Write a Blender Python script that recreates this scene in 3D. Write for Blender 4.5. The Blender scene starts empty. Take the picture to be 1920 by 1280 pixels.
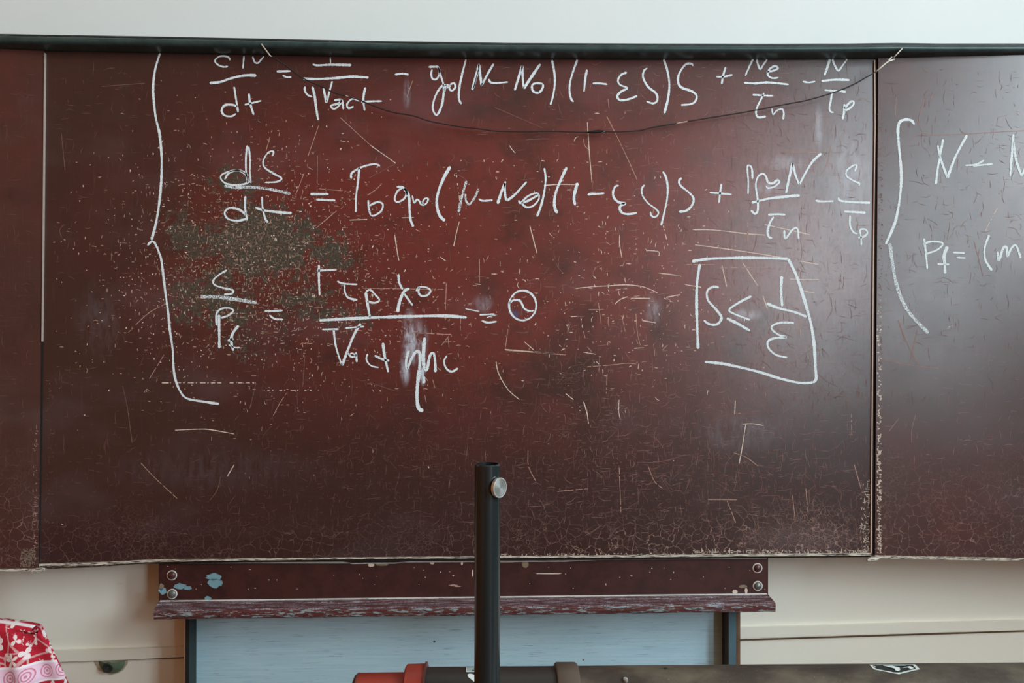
import bpy, bmesh, math, random
from mathutils import Vector, Matrix
random.seed(7)

# ------------------------------------------------------------------ camera
SC = bpy.context.scene
W, H, LENS = 1920.0, 1280.0, 28.0
F = W / 36.0 * LENS
CAM = Vector((0.05514, -2.01805, 1.51414))
PITCH, ROLL, YAW = 0.0058, -0.00179, -0.03066
ROT = Matrix.Rotation(YAW, 3, 'Z') @ Matrix.Rotation(PITCH, 3, 'X') @ Matrix.Rotation(ROLL, 3, 'Y')
cam_data = bpy.data.cameras.new('camera')
cam_data.lens = LENS; cam_data.sensor_width = 36.0; cam_data.sensor_fit = 'HORIZONTAL'
cam_data.clip_start = 0.05
cam = bpy.data.objects.new('camera', cam_data)
SC.collection.objects.link(cam)
right, fwd, up = ROT @ Vector((1, 0, 0)), ROT @ Vector((0, 1, 0)), ROT @ Vector((0, 0, 1))
m = Matrix.Identity(4)
for i in range(3):
    m[i][0], m[i][1], m[i][2], m[i][3] = right[i], up[i], -fwd[i], CAM[i]
cam.matrix_world = m
SC.camera = cam

# ------------------------------------------------------------------ world, lights, exposure
SC.view_settings.view_transform = 'Standard'
SC.view_settings.look = 'None'
SC.view_settings.gamma = 1.0
SC.view_settings.use_curve_mapping = False
SC.view_settings.exposure = 0.18
world = bpy.data.worlds.new('world'); SC.world = world; world.use_nodes = True
world.node_tree.nodes['Background'].inputs[0].default_value = (0.62, 0.76, 0.9, 1)
world.node_tree.nodes['Background'].inputs[1].default_value = 0.5
ROOM_L, ROOM_R, ROOM_B, ROOM_H = -2.5, 3.2, -7.2, 4.5
YW = 0.03                                              # face of the wall behind the board
# window openings of the right wall: y from, y to, sill, head, power of the daylight in it
WINDOWS = [(-2.4, -1.2, 1.95, 4.3, 66), (-3.95, -2.75, 2.0, 4.3, 170), (-6.5, -5.25, 1.15, 3.35, 215)]
def window_light(y0, y1, z0, z1, power):
    d = bpy.data.lights.new('window_daylight', 'AREA')
    d.shape = 'RECTANGLE'; d.size = (y1 - y0) - 0.12; d.size_y = z1 - z0 - 0.12
    d.energy = power; d.color = (0.76, 0.92, 1.0)
    o = bpy.data.objects.new('window_daylight', d)
    o.location = (ROOM_R + 0.10, (y0 + y1) / 2, (z0 + z1) / 2)
    o.rotation_euler = (math.pi / 2, 0, math.pi / 2)
    SC.collection.objects.link(o)
for w_ in WINDOWS: window_light(*w_)

# ------------------------------------------------------------------ projection of photo pixels onto planes of the place
def ray(px, py):
    return right * ((px - W / 2) / F) + fwd + up * (-(py - H / 2) / F)
def U(px, py, Y):
    d = ray(px, py); t = (Y - CAM.y) / d.y
    return CAM + d * t
def UP(px, py, P, N):
    d = ray(px, py); t = (P - CAM).dot(N) / d.dot(N)
    return CAM + d * t

# ------------------------------------------------------------------ materials
def lin(c):
    c /= 255.0
    return c / 12.92 if c <= 0.04045 else ((c + 0.055) / 1.055) ** 2.4
def S(r, g, b): return (lin(r), lin(g), lin(b), 1.0)

class NB:
    def __init__(s, name):
        s.mat = bpy.data.materials.new(name); s.mat.use_nodes = True
        s.nt = s.mat.node_tree; s.n = s.nt.nodes; s.bsdf = s.n['Principled BSDF']
        s.out = s.n['Material Output']
        s._pos = None
    def link(s, a, b): s.nt.links.new(a, b)
    def put(s, sock, v):
        if isinstance(v, bpy.types.NodeSocket): s.link(v, sock)
        else: sock.default_value = v
    def pos(s):
        if s._pos is None:
            s._pos = s.n.new('ShaderNodeNewGeometry').outputs['Position']
        return s._pos
    def uv(s): return s.n.new('ShaderNodeTexCoord').outputs['UV']
    def math(s, op, a, b=0.0, c=0.0, clamp=False):
        n = s.n.new('ShaderNodeMath'); n.operation = op; n.use_clamp = clamp
        s.put(n.inputs[0], a); s.put(n.inputs[1], b); s.put(n.inputs[2], c)
        return n.outputs[0]
    def vmath(s, op, a, b):
        n = s.n.new('ShaderNodeVectorMath'); n.operation = op
        s.put(n.inputs[0], a); s.put(n.inputs[1], b)
        return n.outputs['Value'] if op in ('LENGTH', 'DISTANCE', 'DOT_PRODUCT') else n.outputs[0]
    def sep(s, v):
        n = s.n.new('ShaderNodeSeparateXYZ'); s.put(n.inputs[0], v); return n.outputs
    def noise(s, vec, scale, detail=4.0, rough=0.55, dist=0.0):
        n = s.n.new('ShaderNodeTexNoise'); s.put(n.inputs['Vector'], vec)
        n.inputs['Scale'].default_value = scale; n.inputs['Detail'].default_value = detail
        n.inputs['Roughness'].default_value = rough; n.inputs['Distortion'].default_value = dist
        return n.outputs['Fac']
    def stretch(s, vec, k): return s.vmath('MULTIPLY', vec, k)
    def vor(s, vec, scale, feature='F1', out='Distance', rnd=1.0):
        n = s.n.new('ShaderNodeTexVoronoi'); n.feature = feature; s.put(n.inputs['Vector'], vec)
        n.inputs['Scale'].default_value = scale
        n.inputs['Randomness'].default_value = rnd
        return n.outputs[out]
    def ss(s, x, lo, hi, a=0.0, b=1.0):
        n = s.n.new('ShaderNodeMapRange'); n.interpolation_type = 'SMOOTHSTEP'
        s.put(n.inputs[0], x); n.inputs[1].default_value = lo; n.inputs[2].default_value = hi
        n.inputs[3].default_value = a; n.inputs[4].default_value = b
        return n.outputs[0]
    def mix(s, f, a, b):
        n = s.n.new('ShaderNodeMix'); n.data_type = 'RGBA'
        s.put(n.inputs[0], f); s.put(n.inputs[6], a); s.put(n.inputs[7], b)
        return n.outputs[2]
    def mul(s, *a):
        r = a[0]
        for b in a[1:]: r = s.math('MULTIPLY', r, b)
        return r
    def ellipse(s, c, rx, rz, soft=1.0):
        """1 at the centre of an ellipse in the x-z plane, 0 outside"""
        d = s.vmath('SUBTRACT', s.pos(), tuple(c))
        d = s.vmath('MULTIPLY', d, (1.0 / rx, 0.0, 1.0 / rz))
        return s.ss(s.vmath('LENGTH', d, (0, 0, 0)), 1.0, 1.0 - soft)
    def bump(s, h, strength=0.3, dist=0.002):
        n = s.n.new('ShaderNodeBump'); n.inputs['Strength'].default_value = strength
        n.inputs['Distance'].default_value = dist; s.put(n.inputs['Height'], h)
        s.link(n.outputs[0], s.bsdf.inputs['Normal'])
    def fin(s, color, rough=0.5, metal=0.0, spec=0.5, coat=0.0):
        s.put(s.bsdf.inputs['Base Color'], color); s.put(s.bsdf.inputs['Roughness'], rough)
        s.put(s.bsdf.inputs['Metallic'], metal); s.put(s.bsdf.inputs['Specular IOR Level'], spec)
        s.bsdf.inputs['Coat Weight'].default_value = coat
        return s.mat

def plain(name, col, rough=0.6, metal=0.0, spec=0.4, var=0.12, scale=40.0, bump=0.0):
    b = NB(name)
    n = b.noise(b.pos(), scale, 5)
    dark = (col[0] * (1 - var), col[1] * (1 - var), col[2] * (1 - var), 1)
    light = (min(1, col[0] * (1 + var)), min(1, col[1] * (1 + var)), min(1, col[2] * (1 + var)), 1)
    if bump: b.bump(n, bump)
    return b.fin(b.mix(n, dark, light), rough, metal, spec)

M = {}
MPX = 0.001285                      # metres to a photo pixel at the board

def wall_mat():
    b = NB('wall_paint')
    z = b.sep(b.pos())[2]
    low = b.ss(z, 1.42, 1.38)        # warm shade tinted into the white below, cool white above (the change is behind the board)
    n = b.noise(b.pos(), 3.0, 5); f = b.noise(b.pos(), 120, 3)
    cream = b.mix(n, S(242, 237, 222), S(245, 241, 229))
    white = b.mix(n, S(228, 233, 231), S(236, 239, 236))
    c = b.mix(low, white, cream)
    stain = b.ss(b.noise(b.stretch(b.pos(), (1, 1, 3)), 9, 6, 0.7), 0.66, 0.8)
    c = b.mix(b.mul(stain, low, 0.25), c, S(180, 150, 110))
    b.bump(f, 0.12, 0.001)
    return b.fin(c, 0.75, 0, 0.25)
M['wall'] = wall_mat()
M['plaster'] = plain('plaster_white', S(168, 156, 136), 0.8, var=0.03, scale=4)
M['room_wall'] = plain('room_wall_paint', S(150, 88, 42), 0.8, var=0.05, scale=4)
def floor_mat():
    b = NB('wood_floor')
    n = b.noise(b.stretch(b.pos(), (1, 12, 1)), 6, 6)
    return b.fin(b.mix(n, S(78, 46, 24), S(104, 64, 34)), 0.5)
M['floor'] = floor_mat()

def board_mat(name, wing, zlow, seam_x=None, seam_dir=0):
    b = NB(name); P = b.pos()
    big = b.noise(P, 3.1, 6, 0.6, 0.4)
    mid = b.noise(P, 14, 6, 0.65)
    vst = b.noise(b.stretch(P, (260, 1, 7)), 1.0, 4, 0.7)
    hst = b.noise(b.stretch(P, (7, 1, 260)), 1.0, 4, 0.7)
    fine = b.noise(P, 420, 3, 0.7)
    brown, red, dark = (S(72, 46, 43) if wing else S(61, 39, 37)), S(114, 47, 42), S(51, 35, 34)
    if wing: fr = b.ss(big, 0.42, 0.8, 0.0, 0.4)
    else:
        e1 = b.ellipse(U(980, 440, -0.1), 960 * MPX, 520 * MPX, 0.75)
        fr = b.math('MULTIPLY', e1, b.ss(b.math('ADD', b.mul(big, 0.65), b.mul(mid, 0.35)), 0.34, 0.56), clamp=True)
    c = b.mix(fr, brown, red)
    c = b.mix(b.mul(b.ss(mid, 0.5, 0.8), 0.6), c, dark)
    # dry brushing: very fine upright and level streaks of old chalk
    st = b.math('MAXIMUM', b.ss(vst, 0.56, 0.78), b.ss(hst, 0.58, 0.80))
    dust = S(150, 112, 104)
    dl = b.ss(b.noise(P, 5.5, 5, 0.7), 0.42, 0.72)
    c = b.mix(b.mul(st, 0.24, b.math('ADD', b.mul(dl, 0.8), 0.3)), c, dust)
    c = b.mix(b.mul(b.ss(fine, 0.55, 0.8), 0.22, dl), c, dust)
    # cloudy wiped chalk
    c = b.mix(b.mul(b.ss(b.noise(b.stretch(P, (1, 1, 1.8)), 4.2, 3, 0.5), 0.5, 0.8), 0.07), c, S(160, 150, 160))
    if not wing:
        def smudge_or_sheen(c, px, py, rx, ry, k, col=S(205, 212, 225), soft=0.9, sc=55):
            e = b.ellipse(U(px, py, -0.1), rx * MPX, ry * MPX, soft)
            n = b.ss(b.noise(b.stretch(P, (1.6, 1, 0.5)), sc, 4, 0.6), 0.30, 0.66)
            return b.mix(b.mul(e, n, k), c, col)
        c = smudge_or_sheen(c, 768, 632, 20, 62, 1.0)
        c = smudge_or_sheen(c, 760, 690, 13, 40, 0.9)
        c = smudge_or_sheen(c, 784, 645, 26, 58, 0.65)
        c = smudge_or_sheen(c, 793, 705, 7, 22, 1.3, soft=0.5)
        c = smudge_or_sheen(c, 1400, 590, 38, 16, 0.42)
        c = smudge_or_sheen(c, 1470, 305, 55, 20, 0.32)
        c = smudge_or_sheen(c, 1440, 350, 40, 22, 0.25)
        c = smudge_or_sheen(c, 1590, 320, 60, 120, 0.22)
        c = smudge_or_sheen(c, 1535, 240, 12, 60, 0.3)
        c = smudge_or_sheen(c, 905, 570, 26, 22, 0.3)
        c = smudge_or_sheen(c, 1225, 580, 22, 40, 0.3)
        c = smudge_or_sheen(c, 185, 600, 60, 90, 0.06)
        c = smudge_or_sheen(c, 380, 880, 260, 60, 0.03)
        c = smudge_or_sheen(c, 1390, 810, 120, 50, 0.10)
        c = smudge_or_sheen(c, 1500, 430, 330, 420, 0.20, S(176, 136, 128), 0.9, 90)  # broad haze of chalk dust, with window sheen painted into its colour
        c = smudge_or_sheen(c, 763, 175, 10, 36, 0.35)
        c = smudge_or_sheen(c, 966, 590, 10, 11, 0.8, S(40, 92, 140), 0.6, 180)
        # place where the paint is worn through to the grey-green ground
        wn = b.noise(P, 34, 9, 0.72)
        wf = b.noise(P, 190, 5, 0.75)
        wh = b.noise(b.stretch(P, (30, 1, 150)), 1.0, 4, 0.7)
        wv = b.noise(b.stretch(P, (150, 1, 30)), 1.0, 4, 0.7)
        wear = None
        for (px, py, rx, ry, k) in [(485, 450, 180, 120, 1.0), (400, 560, 160, 120, 0.62), (620, 470, 110, 70, 0.66),
                                    (660, 590, 160, 60, 0.48), (345, 440, 90, 110, 0.6), (480, 640, 180, 80, 0.36),
                                    (440, 340, 120, 60, 0.45), (560, 560, 120, 80, 0.58)]:
            e = b.mul(b.ellipse(U(px, py, -0.1), rx * MPX, ry * MPX, 0.95), k)
            wear = e if wear is None else b.math('MAXIMUM', wear, e)
        t = b.math('ADD', b.mul(wn, 0.62), b.mul(wf, 0.20))
        t = b.math('ADD', t, b.mul(b.math('MAXIMUM', wh, wv), 0.18))
        t = b.math('ADD', t, b.mul(wear, 0.27))
        wm = b.mul(b.ss(t, 0.615, 0.655), b.ss(wear, 0.02, 0.2))
        c = b.mix(wm, c, b.mix(b.ss(wf, 0.4, 0.62), S(56, 54, 48), S(84, 81, 71)))
        # bright flecks round the worn place
        fl = b.noise(P, 330, 3, 0.6); fl2 = b.noise(b.stretch(P, (90, 1, 420)), 1.0, 3, 0.6); fl3 = b.noise(b.stretch(P, (420, 1, 90)), 1.0, 3, 0.6)
        f3 = b.math('MAXIMUM', fl, b.math('MAXIMUM', fl2, fl3))
        c = b.mix(b.mul(b.ss(b.math('ADD', f3, b.mul(wear, 0.12)), 0.725, 0.78), b.ss(wear, 0.05, 0.3), 0.8), c, S(190, 142, 118))
        c = b.mix(b.mul(b.ellipse(U(1130, 425, -0.1), 6 * MPX, 7 * MPX, 0.8), b.ss(wf, 0.45, 0.6)), c, S(100, 98, 84))
    # crazed paint towards the lower edge
    z = b.sep(P)[2]; x = b.sep(P)[0]
    warp = b.vmath('ADD', P, b.vmath('MULTIPLY', b.vmath('SUBTRACT', b.n.new('ShaderNodeTexNoise').outputs['Color'], (0.5, 0.5, 0.5)), (0.0, 0.0, 0.0)))
    wn2 = b.n.new('ShaderNodeTexNoise'); b.link(P, wn2.inputs['Vector']); wn2.inputs['Scale'].default_value = 70
    warp = b.vmath('ADD', P, b.vmath('MULTIPLY', b.vmath('SUBTRACT', wn2.outputs['Color'], (0.5, 0.5, 0.5)), (0.012, 0.012, 0.012)))
    d1 = b.ss(b.vor(warp, 38, 'DISTANCE_TO_EDGE'), 0.022, 0.006)
    d2 = b.ss(b.vor(b.vmath('ADD', warp, (3.1, 0.0, 1.7)), 88, 'DISTANCE_TO_EDGE'), 0.048, 0.012)
    hgt = 0.15 if not wing else 0.34
    zz = b.math('ADD', z, b.mul(b.math('SUBTRACT', b.noise(P, 6, 3), 0.5), 0.22))
    mk = b.ss(zz, zlow + hgt, zlow + 0.02)
    sel = b.ss(b.noise(P, 7.5, 2), 0.45, 0.60)
    if not wing:
        ex = b.ss(x, -0.25, 0.75, 0.30, 0.85)
    else: ex = 0.5
    ck = b.math('MAXIMUM', b.mul(d1, b.math('SUBTRACT', 1.0, b.mul(sel, 0.7))), b.mul(d2, sel, 0.75))
    ck = b.mul(ck, mk, ex, b.ss(b.noise(P, 60, 2), 0.30, 0.55))
    c = b.mix(b.mul(ck, 0.95), c, S(196, 158, 142))
    # whitish bloom on the crazing at the right
    if not wing:
        e = b.ellipse(U(1500, 1010, -0.1), 150 * MPX, 45 * MPX, 0.9)
        c = b.mix(b.mul(e, b.ss(fine, 0.4, 0.7), 0.35), c, S(190, 165, 165))
    r = b.math('ADD', 0.25, b.mul(mid, 0.10))
    b.bump(b.math('ADD', b.mul(ck, -0.6), b.mul(b.math('ADD', vst, hst), 0.25)), 0.10, 0.0006)
    return b.fin(c, r, 0, 0.68)

def chalk_mat(name, lo, hi, col=S(232, 240, 243)):
    b = NB(name)
    n = b.noise(b.pos(), 520, 2, 0.6)
    a = b.ss(n, lo, hi)
    b.fin(col, 1.0, 0, 0.0)
    b.link(a, b.bsdf.inputs['Alpha'])
    return b.mat
M['chalk'] = chalk_mat('chalk', 0.24, 0.42)
M['chalk_grain'] = chalk_mat('chalk_grainy', 0.38, 0.54)
M['chalk_faint'] = chalk_mat('chalk_faint', 0.42, 0.66, S(215, 205, 205))
M['scratch_hi'] = plain('scratch_bright', S(222, 202, 186), 0.8, var=0.2, scale=200)
M['scratch'] = plain('scratch_tan', S(186, 146, 130), 0.8, var=0.25, scale=200)
M['scratch_dim'] = plain('scratch_dim', S(122, 84, 76), 0.8, var=0.25, scale=200)
M['scratch_soft'] = plain('scratch_soft', S(160, 122, 114), 0.7, var=0.25, scale=200)
M['scratch_grey'] = plain('scratch_grey', S(140, 122, 102), 0.8, var=0.25, scale=200)

def worn_edge(name, base, pale, lo, hi, st=(4, 60, 60), third=None, sc=9):
    b = NB(name); P = b.pos()
    n = b.noise(b.stretch(P, st), sc, 7, 0.75)
    n2 = b.noise(P, 25, 5, 0.7)
    c = b.mix(b.ss(n2, 0.35, 0.7), base, (base[0] * 0.6, base[1] * 0.6, base[2] * 0.6, 1))
    if third is not None:
        c = b.mix(b.ss(b.noise(b.stretch(P, (2, 30, 30)), 8, 6, 0.7), 0.58, 0.62), c, third)
    c = b.mix(b.ss(n, lo, hi), c, pale)
    b.bump(n, 0.25, 0.001)
    return b.fin(c, 0.55, 0, 0.4)
BROWN = S(74, 40, 36)
M['edge'] = worn_edge('worn_board_edge', S(70, 48, 42), S(226, 216, 200), 0.42, 0.54)
M['edge_dark'] = worn_edge('worn_board_edge_dark', S(52, 40, 36), S(190, 170, 150), 0.52, 0.62)
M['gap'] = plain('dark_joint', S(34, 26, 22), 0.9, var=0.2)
M['light_wood'] = plain('bare_wood_edge', S(200, 178, 164), 0.7, var=0.2, scale=80)
M['frame_edge_wood'] = plain('greyed_wood_edge', S(176, 156, 146), 0.7, var=0.2, scale=80)
M['rail'] = worn_edge('black_green_enamel', S(60, 78, 76), S(96, 108, 104), 0.64, 0.74, (2, 60, 60))
M['rail_lip'] = worn_edge('black_green_enamel_lip', S(46, 52, 48), S(120, 124, 118), 0.58, 0.68, (2, 60, 60))
for k in ('rail',):
    M[k].node_tree.nodes['Principled BSDF'].inputs['Roughness'].default_value = 0.3
M['plank'] = worn_edge('brown_plank_paint', S(72, 36, 32), S(200, 190, 180), 0.755, 0.80, (14, 40, 40), sc=4)
def ledge_mat(front):
    b = NB('ledge_front_paint' if front else 'ledge_top_paint'); P = b.pos()
    n = b.noise(b.stretch(P, (9, 60, 60)), 4, 8, 0.75)
    n2 = b.noise(b.stretch(P, (3, 20, 20)), 7, 6, 0.7)
    c = b.mix(b.noise(P, 30, 4), S(84, 42, 40), S(104, 54, 52))
    if front:
        c = b.mix(b.ss(n, 0.535, 0.56), c, S(150, 172, 176))
        c = b.mix(b.ss(n2, 0.66, 0.70), c, S(205, 205, 200))
    else:
        c = b.mix(b.mul(b.ss(n2, 0.40, 0.66), b.ss(b.noise(P, 300, 3, 0.7), 0.38, 0.6)), c, S(196, 190, 204))
        c = b.mix(b.ss(n, 0.66, 0.72), c, S(220, 222, 226))
    return b.fin(c, 0.5)
M['ledge_top'] = ledge_mat(False); M['ledge_front'] = ledge_mat(True)
M['white_line'] = worn_edge('worn_white_line', S(130, 110, 104), S(226, 226, 220), 0.34, 0.46)
M['blue_chip'] = plain('blue_undercoat', S(128, 168, 180), 0.6, var=0.1, scale=60)
M['bolt'] = plain('bolt_paint', S(84, 52, 50), 0.35, 0.2, 0.6, scale=120)
M['bolt_bare'] = plain('bolt_bare_steel', S(120, 124, 122), 0.35, 0.5, 0.6, var=0.2, scale=120)
M['bolt_ring'] = plain('bolt_ring_bare', S(224, 212, 204), 0.6, var=0.12, scale=120)
def blue_board():
    b = NB('pale_blue_board_paint'); P = b.pos()
    h = b.noise(b.stretch(P, (5, 1, 170)), 1.0, 5, 0.7)
    h2 = b.noise(b.stretch(P, (14, 1, 420)), 1.0, 3, 0.6)
    c = b.mix(b.ss(h, 0.35, 0.7), S(204, 240, 253), S(188, 227, 245))
    c = b.mix(b.mul(b.ss(h2, 0.59, 0.72), 0.7), c, S(96, 118, 126))
    c = b.mix(b.ss(b.vor(P, 14), 0.055, 0.03), c, S(84, 96, 98))
    b.bump(h2, 0.15, 0.0006)
    return b.fin(c, 0.6)
M['blue_board'] = blue_board()
M['frame_dark'] = plain('black_green_frame', S(36, 42, 40), 0.5, var=0.2)
M['frame_inner_shade'] = plain('brown_frame_shade', S(58, 42, 34), 0.6, var=0.2)
M['frame_blue'] = plain('blue_grey_frame', S(86, 116, 128), 0.5, var=0.12)
M['frame_wood'] = worn_edge('worn_brown_wood', S(120, 88, 66), S(90, 104, 108), 0.55, 0.7, (60, 60, 5))
M['cream_trim'] = plain('cream_trim_paint', S(242, 237, 222), 0.7, var=0.04, scale=12, bump=0.15)
def cord_mat():
    b = NB('black_cord'); n = b.noise(b.pos(), 11, 4, 0.6)
    c = b.mix(b.ss(n, 0.64, 0.66), S(36, 30, 28), S(196, 176, 156))
    return b.fin(c, 0.7)
M['cord'] = cord_mat()
M['wire'] = plain('pale_wire', S(214, 206, 192), 0.45, 0.3, var=0.1)
M['pole'] = plain('black_gloss_enamel', S(27, 35, 37), 0.22, 0.0, 0.6, var=0.05)
def alu():
    b = NB('turned_aluminium')
    tc = b.n.new('ShaderNodeTexCoord').outputs['Object']
    d = b.vmath('LENGTH', b.vmath('MULTIPLY', tc, (1, 1, 0)), (0, 0, 0))
    w = b.math('SINE', b.mul(d, 5200.0))
    b.bump(w, 0.35, 0.0004)
    n = b.noise(tc, 300, 3)
    return b.fin(b.mix(n, S(120, 122, 118), S(150, 151, 147)), 0.45, 0.6)
M['alu'] = alu()
M['alu_rim'] = plain('bright_aluminium_rim', S(226, 224, 220), 0.25, 0.7, 0.6)
def tube_mat():
    b = NB('worn_bronze_tube'); P = b.pos()
    n = b.noise(b.stretch(P, (1, 1.6, 1.6)), 9, 7, 0.65)
    f = b.noise(P, 300, 3, 0.6)
    c = b.mix(b.ss(n, 0.38, 0.7), S(62, 50, 43), S(108, 97, 82))
    c = b.mix(b.mul(b.ss(f, 0.66, 0.74), 0.5), c, S(150, 140, 128))
    return b.fin(c, b.math('ADD', 0.38, b.mul(n, 0.2)), 0.15, 0.5)
M['tube'] = tube_mat()
M['tube_dark'] = plain('dark_bronze_tube', S(52, 46, 42), 0.42, 0.1, 0.5, var=0.25, scale=14)
M['collar'] = plain('bronze_collar', S(92, 78, 68), 0.42, 0.15, 0.5, var=0.15, scale=25)
M['red_cap'] = plain('red_plastic', S(164, 60, 44), 0.40, 0, 0.45, var=0.12, scale=22)
M['red_dark'] = plain('dark_red_rim', S(96, 52, 46), 0.5, var=0.12)
M['sticker_white'] = plain('sticker_white', S(222, 228, 222), 0.5, var=0.05, scale=90)
M['sticker_black'] = plain('sticker_black', S(36, 42, 40), 0.4, var=0.1)
M['sticker_grey'] = plain('sticker_grey', S(150, 168, 170), 0.5, var=0.1)
M['steel'] = plain('bright_steel', S(200, 200, 196), 0.2, 0.9, 0.6)
M['desk_wood'] = plain('desk_wood', S(126, 88, 58), 0.5, var=0.2, scale=12)
M['chair_wood'] = plain('chair_wood', S(134, 92, 58), 0.5, var=0.2, scale=12)
M['fix_green'] = plain('old_green_paint', S(96, 112, 92), 0.5, var=0.35, scale=70)
M['fix_dark'] = plain('dark_hollow', S(40, 44, 38), 0.8, var=0.3)
M['fix_rim'] = plain('chipped_plaster', S(176, 166, 138), 0.8, var=0.2, scale=60)
M['win_frame'] = plain('white_window_frame', S(220, 222, 218), 0.5, var=0.04)

def cloth_mat():
    b = NB('red_floral_cotton'); uv = b.uv()
    def flowers(scale, off, R, k, lobes):
        p = b.vmath('ADD', uv, off)
        n = b.n.new('ShaderNodeTexVoronoi'); n.feature = 'F1'; b.put(n.inputs['Vector'], p)
        n.inputs['Scale'].default_value = scale; n.inputs['Randomness'].default_value = 0.75
        sp = b.vmath('SUBTRACT', p, n.outputs['Position'])
        e = b.sep(sp); ang = b.math('ARCTAN2', e[1], e[0])
        col = b.sep(n.outputs['Color'])[0]
        ang = b.math('ADD', ang, b.mul(col, 6.28))
        petal = b.math('ADD', 1.0 - k, b.mul(b.math('ABSOLUTE', b.math('COSINE', b.mul(ang, lobes / 2.0))), k))
        r = b.vmath('LENGTH', sp, (0, 0, 0))
        q = b.math('DIVIDE', r, b.mul(petal, R))
        return b.ss(q, 1.06, 0.94)
    fl = flowers(19, (0.012, 0.02, 0), 0.0185, 0.5, 5.0)
    lf = flowers(36, (0.33, 0.21, 0), 0.0125, 0.85, 3.0)
    lf2 = flowers(58, (0.7, 0.4, 0), 0.0070, 0.8, 2.0)
    vine = b.ss(b.vor(b.vmath('ADD', uv, (0.2, 0.1, 0)), 22, 'DISTANCE_TO_EDGE'), 0.04, 0.02)
    red = b.mix(b.noise(uv, 30, 4), S(176, 26, 42), S(196, 44, 64))
    pale = b.mix(b.noise(uv, 60, 3), S(236, 226, 214), S(240, 214, 222))
    pat = b.math('MAXIMUM', b.math('MAXIMUM', fl, lf), b.math('MAXIMUM', b.mul(lf2, 0.9), b.mul(vine, 0.45)))
    c = b.mix(pat, red, pale)
    v = b.sep(uv)[1]; u = b.sep(uv)[0]
    band = b.mul(b.ss(v, 0.074, 0.0755), b.ss(v, 0.113, 0.1115))
    # scrolls on the pale band
    ru = b.math('SUBTRACT', b.math('FRACT', b.mul(u, 30.0)), 0.5)
    rv = b.mul(b.math('SUBTRACT', v, 0.094), 30.0)
    rr = b.math('SQRT', b.math('ADD', b.mul(ru, ru), b.mul(rv, rv)))
    ring = b.ss(b.math('SINE', b.mul(rr, 38.0)), 0.1, 0.5)
    ring = b.mul(ring, b.ss(rr, 0.52, 0.46))
    bc = b.mix(b.mul(ring, 0.7), S(232, 196, 214), S(196, 60, 96))
    c = b.mix(band, c, bc)
    for (a, d) in ((0.073, 0.078), (0.110, 0.115), (-0.0095, -0.0055)):
        ln = b.mul(b.ss(v, a, a + 0.0008), b.ss(v, d, d - 0.0008))
        c = b.mix(ln, c, S(240, 228, 232))
    w = b.noise(uv, 900, 2)
    b.bump(w, 0.2, 0.0005)
    return b.fin(c, 0.85, 0, 0.2)
M['cloth'] = cloth_mat()

# ------------------------------------------------------------------ object helpers
WT = {}                                               # translation of each parent
def link(o): SC.collection.objects.link(o)
def thing(name, label, cat, loc, group=None, kind=None):
    o = bpy.data.objects.new(name, None); link(o)
    o.location = loc; o.empty_display_size = 0.05
    WT[o] = Vector(loc)
    if label: o['label'] = label
    if cat: o['category'] = cat
    if group: o['group'] = group
    if kind: o['kind'] = kind
    return o
def obj(name, me, mat, parent=None, label=None, kind=None):
    o = bpy.data.objects.new(name, me)
    mats = mat if isinstance(mat, (list, tuple)) else [mat]
    for k in mats: me.materials.append(M[k] if isinstance(k, str) else k)
    link(o); WT[o] = Vector((0, 0, 0))
    if parent is not None:
        o.parent = parent; o.matrix_parent_inverse = Matrix.Translation(-WT[parent])
    if label: o['label'] = label
    if kind: o['kind'] = kind
    return o
def recentre(o):
    """origin to the middle of the mesh's base, geometry stays"""
    me = o.data
    xs = [v.co for v in me.vertices]
    c = Vector(((min(v.x for v in xs) + max(v.x for v in xs)) / 2, (min(v.y for v in xs) + max(v.y for v in xs)) / 2, min(v.z for v in xs)))
    me.transform(Matrix.Translation(-c)); o.location = o.location + c; WT[o] = c
    return o
def mesh(verts, faces, smooth=False, name='mesh'):
    me = bpy.data.meshes.new(name); me.from_pydata([tuple(v) for v in verts], [], faces)
    if smooth: me.polygons.foreach_set('use_smooth', [True] * len(me.polygons))
    me.update(); return me
def bm_mesh(bm, smooth=False):
    bmesh.ops.recalc_face_normals(bm, faces=bm.faces[:])
    me = bpy.data.meshes.new('mesh'); bm.to_mesh(me); bm.free()
    if smooth: me.polygons.foreach_set('use_smooth', [True] * len(me.polygons))
    return me
def box(x0, x1, y0, y1, z0, z1, bev=0.0, seg=2):
    bm = bmesh.new(); bmesh.ops.create_cube(bm, size=1)
    for v in bm.verts:
        v.co = Vector((x0 + (v.co.x + .5) * (x1 - x0), y0 + (v.co.y + .5) * (y1 - y0), z0 + (v.co.z + .5) * (z1 - z0)))
    if bev: bmesh.ops.bevel(bm, geom=bm.edges[:], offset=bev, segments=seg, affect='EDGES', profile=0.6)
    return bm_mesh(bm)
def prism(front, thick, bev=0.0):
    """front polygon (3D points) pushed back along thick"""
    bm = bmesh.new()
    a = [bm.verts.new(p) for p in front]; t = Vector(thick)
    c = [bm.verts.new(Vector(p) + t) for p in front]
    f0 = bm.faces.new(a); bm.faces.new(c[::-1])
    n = len(a)
    for i in range(n): bm.faces.new((a[i], c[i], c[(i + 1) % n], a[(i + 1) % n]))
    if bev:
        bmesh.ops.bevel(bm, geom=list(f0.edges), offset=bev, segments=2, affect='EDGES')
    bmesh.ops.triangulate(bm, faces=[f for f in bm.faces if len(f.verts) > 4])
    return bm_mesh(bm)
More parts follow.
